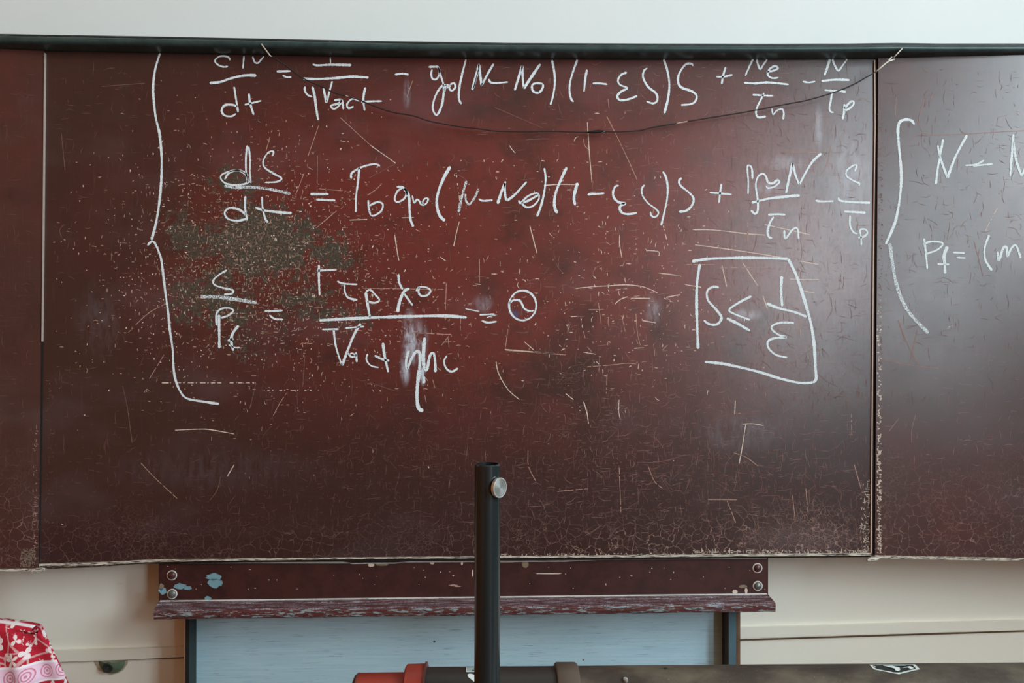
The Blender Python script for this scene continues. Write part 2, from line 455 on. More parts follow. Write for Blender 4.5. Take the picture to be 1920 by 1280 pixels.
def sweep(path, rad, n=8, cap=True):
    path = [Vector(p) for p in path]; vs = []; fs = []
    rads = rad if isinstance(rad, list) else [rad] * len(path)
    for i, p in enumerate(path):
        t = (path[min(i + 1, len(path) - 1)] - path[max(i - 1, 0)]).normalized()
        ref = Vector((0, 0, 1)) if abs(t.z) < 0.9 else Vector((1, 0, 0))
        u = t.cross(ref).normalized(); w = t.cross(u)
        for k in range(n):
            a = 2 * math.pi * k / n
            vs.append(p + (u * math.cos(a) + w * math.sin(a)) * rads[i])
    for i in range(len(path) - 1):
        for k in range(n):
            fs.append((i * n + k, i * n + (k + 1) % n, (i + 1) * n + (k + 1) % n, (i + 1) * n + k))
    if cap:
        fs.append(tuple(range(n))[::-1]); fs.append(tuple((len(path) - 1) * n + k for k in range(n)))
    return mesh(vs, fs, True)
def lathe(o, ax, prof, n=48, smooth=True):
    """prof: (along axis, radius) pairs"""
    o = Vector(o); ax = Vector(ax).normalized()
    ref = Vector((0, 0, 1)) if abs(ax.z) < 0.9 else Vector((1, 0, 0))
    u = ax.cross(ref).normalized(); w = ax.cross(u)
    vs = []; fs = []
    for (s, r) in prof:
        for k in range(n):
            a = 2 * math.pi * k / n
            vs.append(o + ax * s + (u * math.cos(a) + w * math.sin(a)) * r)
    for i in range(len(prof) - 1):
        for k in range(n):
            fs.append((i * n + k, i * n + (k + 1) % n, (i + 1) * n + (k + 1) % n, (i + 1) * n + k))
    if prof[0][1] > 1e-6: fs.append(tuple(range(n))[::-1])
    if prof[-1][1] > 1e-6: fs.append(tuple((len(prof) - 1) * n + k for k in range(n)))
    me = mesh(vs, fs, smooth)
    bm = bmesh.new(); bm.from_mesh(me); bmesh.ops.recalc_face_normals(bm, faces=bm.faces[:])
    for e in bm.edges:
        if len(e.link_faces) == 2 and e.calc_face_angle(0) > 0.6: e.smooth = False
    bm.to_mesh(me); bm.free()
    return me
def struct(name, me, mat, label=None, parent=None):
    o = obj(name, me, mat, parent)
    if parent is None: o['kind'] = 'structure'
    if label and parent is None: o['label'] = label
    return o

# ------------------------------------------------------------------ the room
struct('floor', box(ROOM_L - .2, ROOM_R + .3, ROOM_B - .2, .25, -0.12, 0), 'floor', 'brown wooden floor of the classroom')
struct('ceiling', box(ROOM_L - .2, ROOM_R + .3, ROOM_B - .2, .25, ROOM_H, ROOM_H + .12), 'plaster', 'white plaster ceiling of the classroom')
struct('wall_back', box(ROOM_L - .2, ROOM_R + .3, YW, .25, 0, ROOM_H), 'wall', 'white wall behind the chalkboard, its lower part tinted warm for shade')
struct('wall_left', box(ROOM_L - .2, ROOM_L, ROOM_B, YW, 0, ROOM_H), 'room_wall', 'plain painted side wall of the classroom')
struct('wall_front', box(ROOM_L - .2, ROOM_R + .3, ROOM_B - .2, ROOM_B, 0, ROOM_H), 'room_wall', 'plain painted wall facing the chalkboard')
def right_wall():
    bm = bmesh.new()
    def add(y0, y1, z0, z1):
        r = bmesh.ops.create_cube(bm, size=1)
        for v in r['verts']:
            v.co = Vector((ROOM_R + .1 + v.co.x * .2, y0 + (v.co.y + .5) * (y1 - y0), z0 + (v.co.z + .5) * (z1 - z0)))
    edge = YW
    for (a, b_, z0, z1, _) in WINDOWS:
        add(b_, edge, 0, ROOM_H); add(a, b_, 0, z0); add(a, b_, z1, ROOM_H); edge = a
    add(ROOM_B, edge, 0, ROOM_H)
    return bm_mesh(bm)
struct('wall_right', right_wall(), 'plaster', 'white side wall with three tall window openings')
for i, (a, b_, SILL, LINTEL, _) in enumerate(WINDOWS):
    bm = bmesh.new()
    def fr(y0, y1, z0, z1):
        r = bmesh.ops.create_cube(bm, size=1)
        for v in r['verts']:
            v.co = Vector((ROOM_R + .05 + v.co.x * .05, y0 + (v.co.y + .5) * (y1 - y0), z0 + (v.co.z + .5) * (z1 - z0)))
    fr(a, a + .06, SILL, LINTEL); fr(b_ - .06, b_, SILL, LINTEL)
    fr(a + .06, b_ - .06, SILL, SILL + .06); fr(a + .06, b_ - .06, LINTEL - .06, LINTEL)
    fr((a + b_) / 2 - .025, (a + b_) / 2 + .025, SILL + .06, LINTEL - .06)
    struct('window_%d' % (i + 1), bm_mesh(bm), 'win_frame', 'white painted window frame in the side wall, %s the chalkboard' % ('nearest to', 'second from', 'farthest from')[i])

# dado strip along the wall
top_px = [(-420, 1236), (105, 1220), (250, 1216), (345, 1213), (800, 1198), (1390, 1177), (1920, 1163), (2500, 1148)]
bot_px = [(-420, 1256), (105, 1241), (250, 1236), (345, 1231), (800, 1216), (1390, 1195), (1920, 1181), (2500, 1166)]
def strip(top, bot, Y, thick):
    a = [U(x, y, Y) for x, y in top] + [U(x, y, Y) for x, y in reversed(bot)]
    return prism(a, (0, thick, 0))
trim = struct('trim_1', strip(top_px, bot_px, YW - 0.011, 0.012), 'cream_trim', 'thin cream strip running along the wall below the chalkboard')

M['trim_gap_shade'] = plain('trim_gap_shade_paint', S(126, 102, 74), 0.9, var=0.3, scale=60)
obj('joint_or_shade_line', strip([(x, y) for x, y in bot_px], [(x, y + 1.3 + 0.7 * math.sin(x)) for x, y in bot_px], YW - 0.0015, 0.001), 'trim_gap_shade', trim)  # dark strip stands in for the shadow line in the gap under the trim
# outline of the rail that hangs over the board
rail_px = [(0, 62.5), (240, 66.5), (480, 71), (720, 76), (960, 79.5), (1200, 80.5), (1440, 81), (1600, 80.5), (1680, 79.5), (1760, 80.5), (1920, 80.5)]
rp = [U(x, y, -0.140) for x, y in rail_px]
rp = [Vector((-2.02, -0.140, rp[0].z + (rp[0].z - rp[1].z) * 2.0))] + rp + [Vector((2.12, -0.140, rp[-1].z))]
def rail_mesh(prof):
    vs, fs = [], []; n = len(prof)
    fine = []
    for i in range(len(rp) - 1):
        for k in range(6): fine.append(rp[i].lerp(rp[i + 1], k / 6))
    fine.append(rp[-1])
    for p in fine:
        for (y, z) in prof: vs.append((p.x, y, p.z + z))
    for i in range(len(fine) - 1):
        for k in range(n):
            fs.append((i * n + k, i * n + (k + 1) % n, (i + 1) * n + (k + 1) % n, (i + 1) * n + k))
    fs.append(tuple(range(n))); fs.append(tuple((len(fine) - 1) * n + k for k in range(n))[::-1])
    me = mesh(vs, fs)
    bm = bmesh.new(); bm.from_mesh(me)
    return bm_mesh(bm)
RAIL_H = 0.0248
def rail_z(x):
    for a, b_ in zip(rp, rp[1:]):
        if a.x <= x <= b_.x: return a.z + (b_.z - a.z) * (x - a.x) / (b_.x - a.x)
    return rp[-1].z

# ------------------------------------------------------------------ chalkboard
YB = -0.10
PN = Vector((0, -1, 0))
board = thing('chalkboard', 'large brown-red chalkboard with two hinged wings covered in chalk equations', 'chalkboard', (0, -0.08, U(960, 1046, YB).z))
cb_bottom = [(73, 1057), (180, 1054), (290, 1049), (500, 1046.5), (885, 1043), (1180, 1040.5), (1440, 1038), (1633, 1036.5)]
zlow = U(960, 1043, YB).z
cpoly = [U(x, y, YB) for x, y in cb_bottom]
for k in range(11):
    q = U(1642 + (84.5 - 1642) * k / 10, 100, YB)
    cpoly.append(Vector((q.x, YB, rail_z(q.x) - RAIL_H - 0.001)))
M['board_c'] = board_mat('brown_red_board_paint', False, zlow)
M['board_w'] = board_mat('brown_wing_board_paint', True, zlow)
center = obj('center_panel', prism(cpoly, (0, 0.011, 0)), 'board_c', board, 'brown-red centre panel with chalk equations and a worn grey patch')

TILT = math.radians(4.2)
def wing(seam_bot, seam_top, outer_bot, sgn, out_px):
    P = U(*seam_bot, -0.106)
    N = Vector((-sgn * math.sin(TILT), -math.cos(TILT), 0))
    pts = [UP(*seam_top, P, N), UP(*seam_bot, P, N), UP(*outer_bot, P, N)]
    d = (pts[2] - pts[1]).normalized()
    far_b = pts[1] + d * 0.96
    top = [Vector((p.x, p.y, rail_z(p.x) - RAIL_H - 0.001)) for p in (pts[0], pts[0].lerp(Vector((far_b.x, far_b.y, 0)), 0.35), far_b)]
    return P, N, [top[0], pts[1], far_b, top[2], top[1]]
LP, LN, lpts = wing((70.5, 1066), (82.5, 72), (0, 1067), -1, 0)
RP, RN, rpts = wing((1640.5, 1041), (1647, 92), (1920, 1046.5), 1, 0)
left_wing = obj('wing_panel', prism(lpts[::-1], (0, 0.018, 0)), 'board_w', board, 'bare brown wing at the left edge of the photo')
right_wing = obj('wing_panel', prism(rpts, (0, 0.018, 0)), 'board_w', board, 'brown wing with chalk bracket at the right edge of the photo')

# strips along the lower edges
def edge_strip(line, drop, Y, thick, mat, parent, name='edge_strip'):
    a = [U(x, y, Y) for x, y in line] + [U(x, y + d, Y) for (x, y), d in zip(reversed(line), reversed(drop))]
    return obj(name, prism(a, (0, thick, 0)), mat, parent)
edge_strip(cb_bottom, [5.5, 6, 4, 3.2, 3.2, 4, 4.5, 5], -0.103, 0.012, 'edge', center)
edge_strip([(73, 1061), (180, 1059.5), (300, 1052.5)], [6, 3.5, 1.5], -0.1035, 0.012, 'edge_dark', center)
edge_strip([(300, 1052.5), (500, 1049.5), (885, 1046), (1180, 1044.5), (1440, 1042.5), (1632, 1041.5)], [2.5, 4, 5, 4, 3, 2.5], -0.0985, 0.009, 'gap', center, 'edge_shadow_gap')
def wing_strip(line, drop, P, N, mat, parent, off=0.002, name='edge_strip'):
    Q = P + N * off
    a = [UP(x, y, Q, N) for x, y in line] + [UP(x, y + d, Q, N) for (x, y), d in zip(reversed(line), reversed(drop))]
    return obj(name, prism(a, (0, 0.018, 0)), mat, parent)
wing_strip([(-300, 1060), (0, 1066.5), (70, 1065.5)], [4.5, 4.5, 4.5], LP, LN, 'edge', left_wing)
wing_strip([(1641, 1040.5), (1760, 1043.5), (1920, 1046), (2200, 1051)], [6, 5.5, 5, 5], RP, RN, 'edge', right_wing)
# upright joints: pale bare edge and dark gap
def upright(line, w0, w1, Y, mat, parent, name):
    a = [U(x, y, Y) for x, y in line]
    b_ = [U(x + w0 + (w1 - w0) * i / (len(line) - 1), y, Y) for i, (x, y) in enumerate(line)]
    return obj(name, prism(a + b_[::-1], (0, 0.012, 0)), mat, parent)
upright([(82.6, 99), (80.6, 320), (77.5, 640)], 1.3, 0.8, -0.1075, 'frame_edge_wood', left_wing, 'edge_strip')
upright([(84.4, 99), (82.3, 320), (78.6, 640), (74.6, 880), (71.2, 1062)], 1.2, 3.5, -0.1015, 'gap', center, 'joint_gap')
upright([(1639.5, 113), (1640.0, 240), (1637, 460), (1635, 700), (1632.5, 1037)], 1.6, 2.2, -0.104, 'light_wood', center, 'edge_strip')
upright([(1641.8, 113), (1642, 240), (1639.5, 460), (1637.3, 700), (1634.8, 1040)], 3.2, 2.6, -0.1025, 'gap', center, 'joint_gap')
# hinge knuckles under the joints
for (px, py) in ((73, 1068.5), (1637, 1048)):
    c = U(px, py, -0.112)
    prof = [(-0.016, 0.0), (-0.015, 0.0045), (-0.004, 0.006), (0.006, 0.0055), (0.013, 0.0035), (0.015, 0.0)]
    obj('hinge', lathe(c, (1, 0, 0.12), prof, 16), 'edge', board, 'chalk-dusted hinge knuckle below the joint')

# ------------------------------------------------------------------ chalk strokes
def catmull(p, step=1.6):
    if len(p) == 2: q = [p[0], p[0], p[1], p[1]]
    else: q = [p[0]] + list(p) + [p[-1]]
    if len(p) == 2: q = [p[0], p[0], p[1], p[1]]
    out = []
    for i in range(1, len(q) - 2):
        p0, p1, p2, p3 = q[i - 1], q[i], q[i + 1], q[i + 2]
        L = math.hypot(p2[0] - p1[0], p2[1] - p1[1]); n = max(1, int(L / step))
        for k in range(n):
            t = k / n
            out.append(tuple(0.5 * ((2 * p1[j]) + (-p0[j] + p2[j]) * t + (2 * p0[j] - 5 * p1[j] + 4 * p2[j] - p3[j]) * t * t + (-p0[j] + 3 * p1[j] - 3 * p2[j] + p3[j]) * t ** 3) for j in (0, 1)))
    out.append(tuple(p[-1]))
    return out
def ribbon_px(pts, w, jit=0.16, taper=True, dash=0.0):
    """list of runs of (left, right) pixel pairs along a smoothed stroke"""
    c = catmull(pts); n = len(c); runs = [[]]; ph = random.random() * 10
    for i in range(n):
        a, b_ = c[max(0, i - 1)], c[min(n - 1, i + 1)]
        dx, dy = b_[0] - a[0], b_[1] - a[1]; L = math.hypot(dx, dy) or 1
        nx, ny = -dy / L, dx / L
        ww = w * (1 + random.uniform(-jit, jit)) * (1 + 0.14 * math.sin(i * 0.11 + ph)) / 2
        if taper:
            e = min(i, n - 1 - i)
            ww *= min(1.0, 0.45 + e * 0.28)
        if dash and random.random() < dash:
            if runs[-1]: runs.append([])
            continue
        runs[-1].append(((c[i][0] + nx * ww, c[i][1] + ny * ww), (c[i][0] - nx * ww, c[i][1] - ny * ww)))
    return [r for r in runs if len(r) > 1]
def runs_mesh(all_runs, P, N, off):
    vs, fs = [], []; Q = P + N * off
    for r in all_runs:
        b0 = len(vs)
        for l, rr in r: vs.append(UP(*l, Q, N)); vs.append(UP(*rr, Q, N))
        for i in range(len(r) - 1):
            k = b0 + 2 * i; fs.append((k, k + 1, k + 3, k + 2))
    return mesh(vs, fs)
CP = Vector((0, YB, 0)); CNRM = Vector((0, -1, 0))
def symbol(origin, sc, strokes, mat='chalk', panel='c', w=3.7, label=None):
    runs = []
    for s in strokes:
        ww = w
        if isinstance(s[-1], (int, float)): ww = s[-1]; s = s[:-1]
        runs += ribbon_px([(origin[0] + x / sc, origin[1] + y / sc) for x, y in s], ww)
    P, N, par = (CP, CNRM, center) if panel == 'c' else (RP, RN, right_wing)
    return obj('chalk_symbol', runs_mesh(runs, P, N, 0.0007), mat, par, label)
A, B, C_, E_, F_, G_, H_, I_, J_ = (380, 60), (780, 60), (1220, 60), (1240, 260), (380, 260), (640, 280), (240, 460), (560, 480), (1220, 420)
O_ = (1040, 290)
# large bracket
symbol((0, 0), 1, [[(300, 100), (291, 130), (287, 163), (288, 185), (292, 220), (299, 250), (302.5, 285), (303, 310), (302, 345), (298, 385), (292, 420), (284, 450), 4.3],
                   [(276.5, 460), (281, 455), (285, 452.5), (290, 455), (297, 470), (302, 485), (305.5, 510), (310, 547.5), (314.5, 580), (318.7, 620), (323.7, 655), (325, 685), (328.7, 710), (337.5, 732.5), (350, 746.5), (380, 752.5), (411, 757), 4.0]], label='tall white chalk bracket left of the equations')
# first line
symbol(A, 4, [[(205, 212), (195, 190), (160, 180), (120, 186), (92, 215), (110, 242), (150, 260), (190, 258)]], w=3.3)
symbol(A, 4, [[(310, 180), (302, 275)]], w=3.3)
symbol(A, 4, [[(375, 185), (390, 225), (415, 232), (440, 205), (460, 182)]], w=3.2)
symbol(A, 4, [[(52, 382), (130, 375), (220, 345), (320, 325), (402, 326)]], w=4.6)
symbol(A, 4, [[(262, 560), (220, 545), (165, 550), (142, 590), (165, 625), (215, 632), (250, 612)], [(236, 410), (250, 500), (266, 602)]])
symbol(A, 4, [[(347, 462), (355, 530), (383, 622)], [(315, 545), (380, 530), (440, 515)]])
symbol(A, 4, [[(555, 295), (660, 293)], [(600, 325), (630, 338), (665, 338)]])
symbol(A, 4, [[(957, 190), (960, 240), 2.4], [(825, 240), (860, 250), (960, 245), (1115, 248), 4.2]])
symbol(A, 4, [[(755, 350), (860, 352), (1000, 345), (1120, 335), (1245, 342)]], w=4.4)
symbol(A, 4, [[(768, 408), (766, 440), (788, 472), (822, 486)], [(822, 408), (840, 480), (850, 560), (866, 660), 4.2]])
symbol(A, 4, [[(906, 420), (918, 480), (929, 525), (950, 450), (972, 368)]])
symbol(A, 4, [[(985, 512), (1035, 508), (1020, 535), (962, 552), (985, 577), (1025, 550), (1045, 512), (1055, 580)]])
symbol(A, 4, [[(1175, 518), (1135, 500), (1105, 512), (1082, 545), (1095, 572), (1132, 558)]])
symbol(A, 4, [[(1220, 415), (1205, 500), (1215, 590)], [(1190, 525), (1260, 520), (1345, 518)]])
symbol(A, 4, [[(1440, 320), (1500, 312), (1545, 320)]])
symbol(B, 4, [[(95, 262), (130, 260), (165, 264), (176, 310), (155, 352), (125, 352), (114, 318), (120, 280)], [(165, 264), (190, 340), (206, 400), (205, 480), (190, 560), (155, 622), (126, 580), (132, 520), (160, 450), (195, 405), (230, 395)]])
symbol(B, 4, [[(215, 450), (222, 405), (245, 400), (230, 425)], [(252, 395), (285, 384), (295, 415), (268, 440), (250, 422), (256, 392)]], w=3.3)
symbol(B, 4, [[(375, 205), (345, 320), (325, 420), (322, 500), (340, 540)]])
symbol(B, 4, [[(420, 435), (450, 330), (472, 240)], [(472, 240), (480, 310), (492, 402)], [(492, 402), (540, 310), (582, 238)], [(428, 430), (455, 340), (470, 280), 2.6]], w=4.2)
symbol(B, 4, [[(545, 352), (558, 376), (600, 382), (690, 375)]])
symbol(B, 4, [[(740, 438), (770, 340), (797, 250)], [(797, 250), (800, 340), (808, 425)], [(808, 425), (870, 330), (932, 240), 4.6]], w=4.0)
symbol(B, 4, [[(952, 388), (900, 384), (870, 402), (880, 445), (920, 455), (950, 420), (952, 388)]])
symbol(B, 4, [[(1020, 210), (1038, 310), (1040, 400), (1025, 490), (1008, 545)]])
symbol(B, 4, [[(1210, 208), (1180, 290), (1155, 380), (1152, 450), (1165, 505), (1182, 522)]])
symbol(B, 4, [[(1282, 282), (1270, 350), (1260, 448)]])
symbol(B, 4, [[(1325, 385), (1380, 385), (1435, 392)]])
symbol(B, 4, [[(1582, 303), (1540, 320), (1515, 360), (1530, 395), (1585, 420), (1540, 445), (1510, 480), (1530, 510), (1590, 505), (1660, 478)]])
symbol(B, 4, [[(1735, 270), (1710, 290), (1703, 340), (1740, 410), (1800, 460), (1810, 510), (1780, 535), (1728, 520)]])
symbol(B, 4, [[(1858, 205), (1885, 290), (1900, 390), (1890, 500), (1862, 610)]], w=4.0)
symbol(C_, 4, [[(318, 255), (305, 238), (260, 245), (215, 310), (205, 370), (230, 415), (310, 445), (345, 480), (330, 525), (290, 542), (228, 547)]], w=4.0)
symbol(C_, 4, [[(490, 335), (550, 335), (615, 320)], [(563, 262), (545, 320), (532, 392)]], w=3.2)
symbol(C_, 4, [[(768, 200), (740, 260), (710, 328)], [(795, 200), (805, 245), (822, 278), (845, 245), (875, 203)]], w=3.4)
symbol(C_, 4, [[(870, 298), (920, 290), (955, 270), (930, 255), (890, 280), (878, 320), (910, 345), (960, 342)]], w=3.3)
symbol(C_, 4, [[(700, 380), (780, 385), (880, 378), (1035, 393)]])
symbol(C_, 4, [[(765, 470), (840, 475), (920, 478)], [(850, 455), (830, 500), (800, 560), (790, 610), (810, 640), (865, 632)]])
symbol(C_, 4, [[(910, 572), (918, 618), (945, 590), (985, 578), (998, 610), (993, 655)]], w=3.3)
symbol(C_, 4, [[(1140, 370), (1185, 378), (1235, 370)]])
symbol(C_, 4, [[(1345, 200), (1325, 265), (1303, 325), 4.4], [(1362, 202), (1380, 250), (1408, 290), (1440, 250), (1475, 203)]], w=3.2)
symbol(C_, 4, [[(1280, 368), (1380, 358), (1492, 360)]], w=4.2)
symbol(C_, 4, [[(1303, 435), (1390, 442), (1465, 448)], [(1360, 450), (1350, 520), (1340, 570), (1350, 598), (1372, 602)]])
symbol(C_, 4, [[(1440, 655), (1450, 600), (1453, 540)], [(1453, 575), (1490, 530), (1518, 518), (1522, 540), (1495, 570), (1455, 592)]])
# second line
symbol(F_, 4, [[(335, 50), (325, 130), (325, 240), (336, 330)], [(345, 60), (355, 150), (355, 260), (362, 332)],
               [(342, 275), (290, 240), (220, 240), (150, 265), (135, 295), (165, 330), (230, 346), (310, 340), (358, 318)],
               [(165, 305), (200, 255), (270, 238), (330, 280), (338, 330)]], w=3.1)
symbol(F_, 4, [[(525, 130), (530, 95), (490, 105), (455, 165), (465, 215), (530, 260), (590, 295), (560, 322), (470, 328)]], w=3.2)
symbol(F_, 4, [[(160, 352), (250, 365), (350, 362), (480, 375), (600, 398), (658, 412)]], 'chalk_grain', w=5.2)
symbol(F_, 4, [[(320, 430), (318, 520), (335, 612)], [(325, 570), (270, 530), (200, 520), (165, 555), (190, 600), (260, 615), (330, 600)]], w=3.8)
symbol(F_, 4, [[(445, 435), (450, 520), (470, 600), (490, 628)], [(395, 515), (450, 535), (560, 550), (668, 558), 4.4]])
symbol(F_, 4, [[(808, 415), (945, 415)], [(850, 455), (900, 458), (995, 462)]], w=4.2)
symbol(F_, 4, [[(1115, 300), (1120, 255), (1200, 210), (1290, 190), (1330, 205)], [(1175, 215), (1165, 320), (1150, 440), (1148, 550)]])
symbol(F_, 4, [[(1242, 460), (1245, 520), (1260, 575)], [(1250, 502), (1310, 475), (1350, 490), (1340, 540), (1290, 575), (1262, 575)]])
symbol(F_, 4, [[(1455, 360), (1500, 365), (1530, 400), (1510, 450), (1460, 475), (1440, 450), (1460, 395), (1495, 370)], [(1510, 372), (1545, 430), (1552, 540), (1560, 610), (1580, 660), 5.0]])
symbol(F_, 4, [[(1572, 425), (1586, 480), (1606, 455), (1625, 468), (1640, 494), (1672, 490), (1692, 452), (1668, 448), (1650, 475), (1662, 497)]], w=2.9)
symbol(F_, 4, [[(1857, 208), (1810, 290), (1770, 390), (1755, 480), (1775, 570), (1817, 616)]], w=5.0)
symbol(G_, 4, [[(880, 472), (900, 370), (938, 235), 4.6], [(930, 330), (936, 390), (962, 415)], [(962, 415), (1000, 360), (1030, 295)]], 'chalk_grain', w=4.2)
symbol(G_, 4, [[(1030, 370), (1060, 385), (1135, 380)]], w=3.0)
symbol(G_, 4, [[(1172, 408), (1200, 320), (1232, 240), 4.8], [(1225, 250), (1228, 340), (1240, 385)], [(1240, 385), (1300, 340), (1390, 242)]], w=4.0)
symbol(G_, 4, [[(1330, 380), (1345, 402), (1400, 350), (1470, 328), (1482, 370), (1440, 422), (1390, 434), (1352, 405)], [(1350, 402), (1400, 385), (1480, 340)]], w=3.4)
symbol(G_, 4, [[(1522, 140), (1532, 220), (1520, 330), (1495, 430), (1467, 503)]])
symbol(G_, 4, [[(1690, 135), (1650, 220), (1610, 320), (1597, 400), (1605, 450), (1622, 476)]], w=5.0)
symbol(G_, 4, [[(1772, 250), (1752, 320), (1745, 370), (1754, 420)]], w=5.0)
symbol(O_, 6.4, [[(395, 482), (440, 468), (500, 468), (597, 462)]], w=4.2)
symbol(O_, 6.4, [[(770, 370), (730, 380), (700, 450), (715, 520), (770, 570), (845, 585), (800, 605), (780, 645), (810, 695), (880, 712), (990, 698)]], w=4.2)
symbol(O_, 6.4, [[(1078, 362), (1045, 410), (1055, 490), (1120, 580), (1200, 640), (1245, 690), (1225, 735), (1185, 745), (1155, 720), (1150, 682)]], w=3.0)
symbol(O_, 6.4, [[(1298, 202), (1335, 270), (1355, 380), (1350, 520), (1325, 650), (1278, 848)]], w=3.6)
symbol(O_, 6.4, [[(1522, 275), (1492, 320), (1520, 380), (1620, 460), (1668, 530), (1645, 610), (1580, 670), (1490, 684)]], w=4.0)
symbol(E_, 4, [[(362, 403), (450, 410), (528, 418)], [(450, 338), (440, 410), (433, 480)]], w=3.2)
symbol(E_, 4, [[(650, 415), (652, 320), (645, 212), (665, 203), (680, 230), (683, 302)]], w=3.2)
symbol(E_, 4, [[(672, 535), (700, 562), (722, 540), (722, 450), (708, 350), (725, 285), (762, 262), (785, 285), (800, 325), (835, 335), (870, 310), (885, 325), (850, 358), (800, 370), (785, 352)]], w=3.5)
symbol(E_, 4, [[(935, 407), (955, 310), (985, 180), 5.0], [(985, 180), (1005, 270), (1035, 345)], [(1035, 345), (1090, 240), (1140, 165), (1200, 110)]], w=4.0)
symbol(E_, 4, [[(678, 480), (800, 450), (950, 432), (1038, 425)]], w=4.6)
symbol(E_, 4, [[(1155, 463), (1200, 470), (1292, 468)]])
symbol(E_, 4, [[(1450, 245), (1465, 200), (1440, 200), (1390, 240), (1390, 280), (1440, 315), (1485, 335), (1480, 352)]], w=3.2)
symbol(E_, 4, [[(1328, 440), (1345, 465), (1450, 476), (1565, 480)]], w=4.2)
symbol(E_, 4, [[(800, 570), (870, 566), (930, 570)], [(842, 585), (815, 630), (797, 690), (805, 735), (830, 745)]])
symbol(E_, 4, [[(922, 685), (930, 748), (985, 680), (1020, 675), (1030, 752)]])
symbol(E_, 4, [[(1370, 545), (1450, 550), (1532, 555), 4.4], [(1415, 575), (1415, 650), (1440, 700), (1470, 712)]])
symbol(E_, 4, [[(1500, 800), (1498, 740), (1490, 685), (1530, 680), (1545, 708), (1515, 735), (1475, 742)]], w=3.2)
# third line
symbol(H_, 4, [[(742, 185), (690, 215), (640, 260), (650, 295), (720, 320), (785, 335), (780, 360), (720, 368)]], w=3.2)
symbol(H_, 4, [[(545, 385), (640, 385), (780, 400), (965, 430)]], 'chalk_grain', w=6.2)
symbol(H_, 4, [[(665, 600), (663, 515), (700, 475), (760, 470), (790, 490), (750, 525), (695, 545), 3.4], [(682, 520), (684, 650), (685, 770)]], w=5.0)
symbol(H_, 4, [[(830, 600), (785, 660), (775, 720), (790, 790)], [(748, 715), (790, 700)], [(755, 745), (800, 765), (840, 765), 3.0]], w=4.4)
symbol(H_, 4, [[(1025, 492), (1100, 492), (1160, 487)], [(1060, 522), (1100, 550), (1165, 555)]], w=3.4)
symbol(H_, 4, [[(1432, 145), (1432, 260), (1437, 375)], [(1415, 190), (1480, 185), (1565, 182)]], w=3.8)
symbol(I_, 4, [[(290, 187), (330, 205), (440, 212)], [(345, 210), (345, 260), (370, 310), (440, 330)]], w=3.6)
symbol(I_, 4, [[(535, 460), (520, 380), (503, 270), 4.6], [(503, 270), (535, 252), (575, 290), (605, 330), (570, 350), (515, 340)]])
symbol(I_, 4, [[(748, 135), (755, 200), (780, 250), 4.6], [(830, 242), (790, 265), (758, 340), (742, 420), 6.0], [(790, 280), (855, 370), 3.6]])
symbol(I_, 4, [[(880, 262), (905, 232), (960, 235), (990, 262), (960, 295), (915, 295), (898, 265), (905, 232)]], w=3.4)
symbol(I_, 4, [[(155, 482), (400, 468), (640, 458), (900, 450), (1100, 448), (1260, 460)]], w=5.2)
symbol(I_, 4, [[(175, 550), (300, 548)], [(262, 550), (280, 680), (325, 820)], [(325, 820), (370, 700), (420, 580), (465, 505), 4.8], [(350, 540), (490, 528)]], w=3.4)
symbol(I_, 4, [[(368, 722), (395, 755), (430, 745), (400, 728), (378, 738)], [(430, 720), (436, 795)]], w=3.4)
symbol(I_, 4, [[(518, 732), (508, 775), (540, 820), (600, 835)]], w=3.2)
symbol(I_, 4, [[(632, 650), (645, 750), (672, 870)], [(570, 745), (620, 770), (680, 785)]], w=4.4)
symbol(I_, 4, [[(825, 710), (805, 790), (815, 842), (850, 760), (885, 715), (910, 740), (906, 850)], [(906, 850), (892, 960), (887, 1060), (900, 1140), (935, 1160), 6.6]], w=5.0)
symbol(I_, 4, [[(945, 610), (935, 750), (942, 845), 6.0], [(942, 845), (962, 850), (985, 745), (1012, 730), (1024, 800), (1024, 870)], [(940, 900), (938, 955), 6.0]], w=5.0)
symbol(I_, 4, [[(1112, 745), (1090, 790), (1110, 845), (1150, 865), (1195, 840)]], w=3.4)
symbol(I_, 4, [[(1355, 440), (1470, 435)], [(1375, 485), (1420, 498), (1485, 490)], [(1250, 395), (1355, 415), 1.8], [(1410, 460), (1485, 440), 1.6]], w=3.4)
symbol(I_, 4, [[(1680 + 102 * math.cos(a), 370 + 112 * math.sin(a)) for a in [x * 2 * math.pi / 16 - 2.6 for x in range(17)]],
               [(1580, 355), (1610, 332), (1660, 335), (1690, 390), (1730, 412), (1765, 408)]], w=3.4)
# boxed inequality
symbol(J_, 4, [[(310, 280), (420, 262), (560, 255), (800, 253), (1030, 260)], [(1030, 260), (1090, 380), (1150, 560), (1200, 740), (1225, 900), (1235, 1060), (1240, 1160), (1215, 1188), 5.4],
               [(405, 1033), (560, 1050), (800, 1105), (980, 1160), (1120, 1190), (1215, 1188), 4.6], [(370, 300), (348, 440), (345, 640), (355, 935), 5.2]], 'chalk', w=4.8, label='chalk frame drawn round the short inequality')
symbol(J_, 4, [[(512, 475), (470, 470), (425, 500), (430, 570), (490, 640), (530, 700), (500, 750), (440, 750), (398, 720)]], w=4.2)
symbol(J_, 4, [[(755, 540), (660, 590), (590, 640), (620, 670), (745, 718)], [(570, 705), (650, 745), (745, 800), 4.6]])
symbol(J_, 4, [[(982, 390), (978, 500), (986, 615)]], w=5.2)
symbol(J_, 4, [[(870, 595), (960, 630), (1080, 660), (1170, 695)]], w=4.4)
symbol(J_, 4, [[(1075, 742), (980, 738), (915, 760), (910, 790), (960, 830), (1015, 848), (930, 855), (880, 880), (885, 930), (940, 980), (1025, 1000)]], w=3.6)
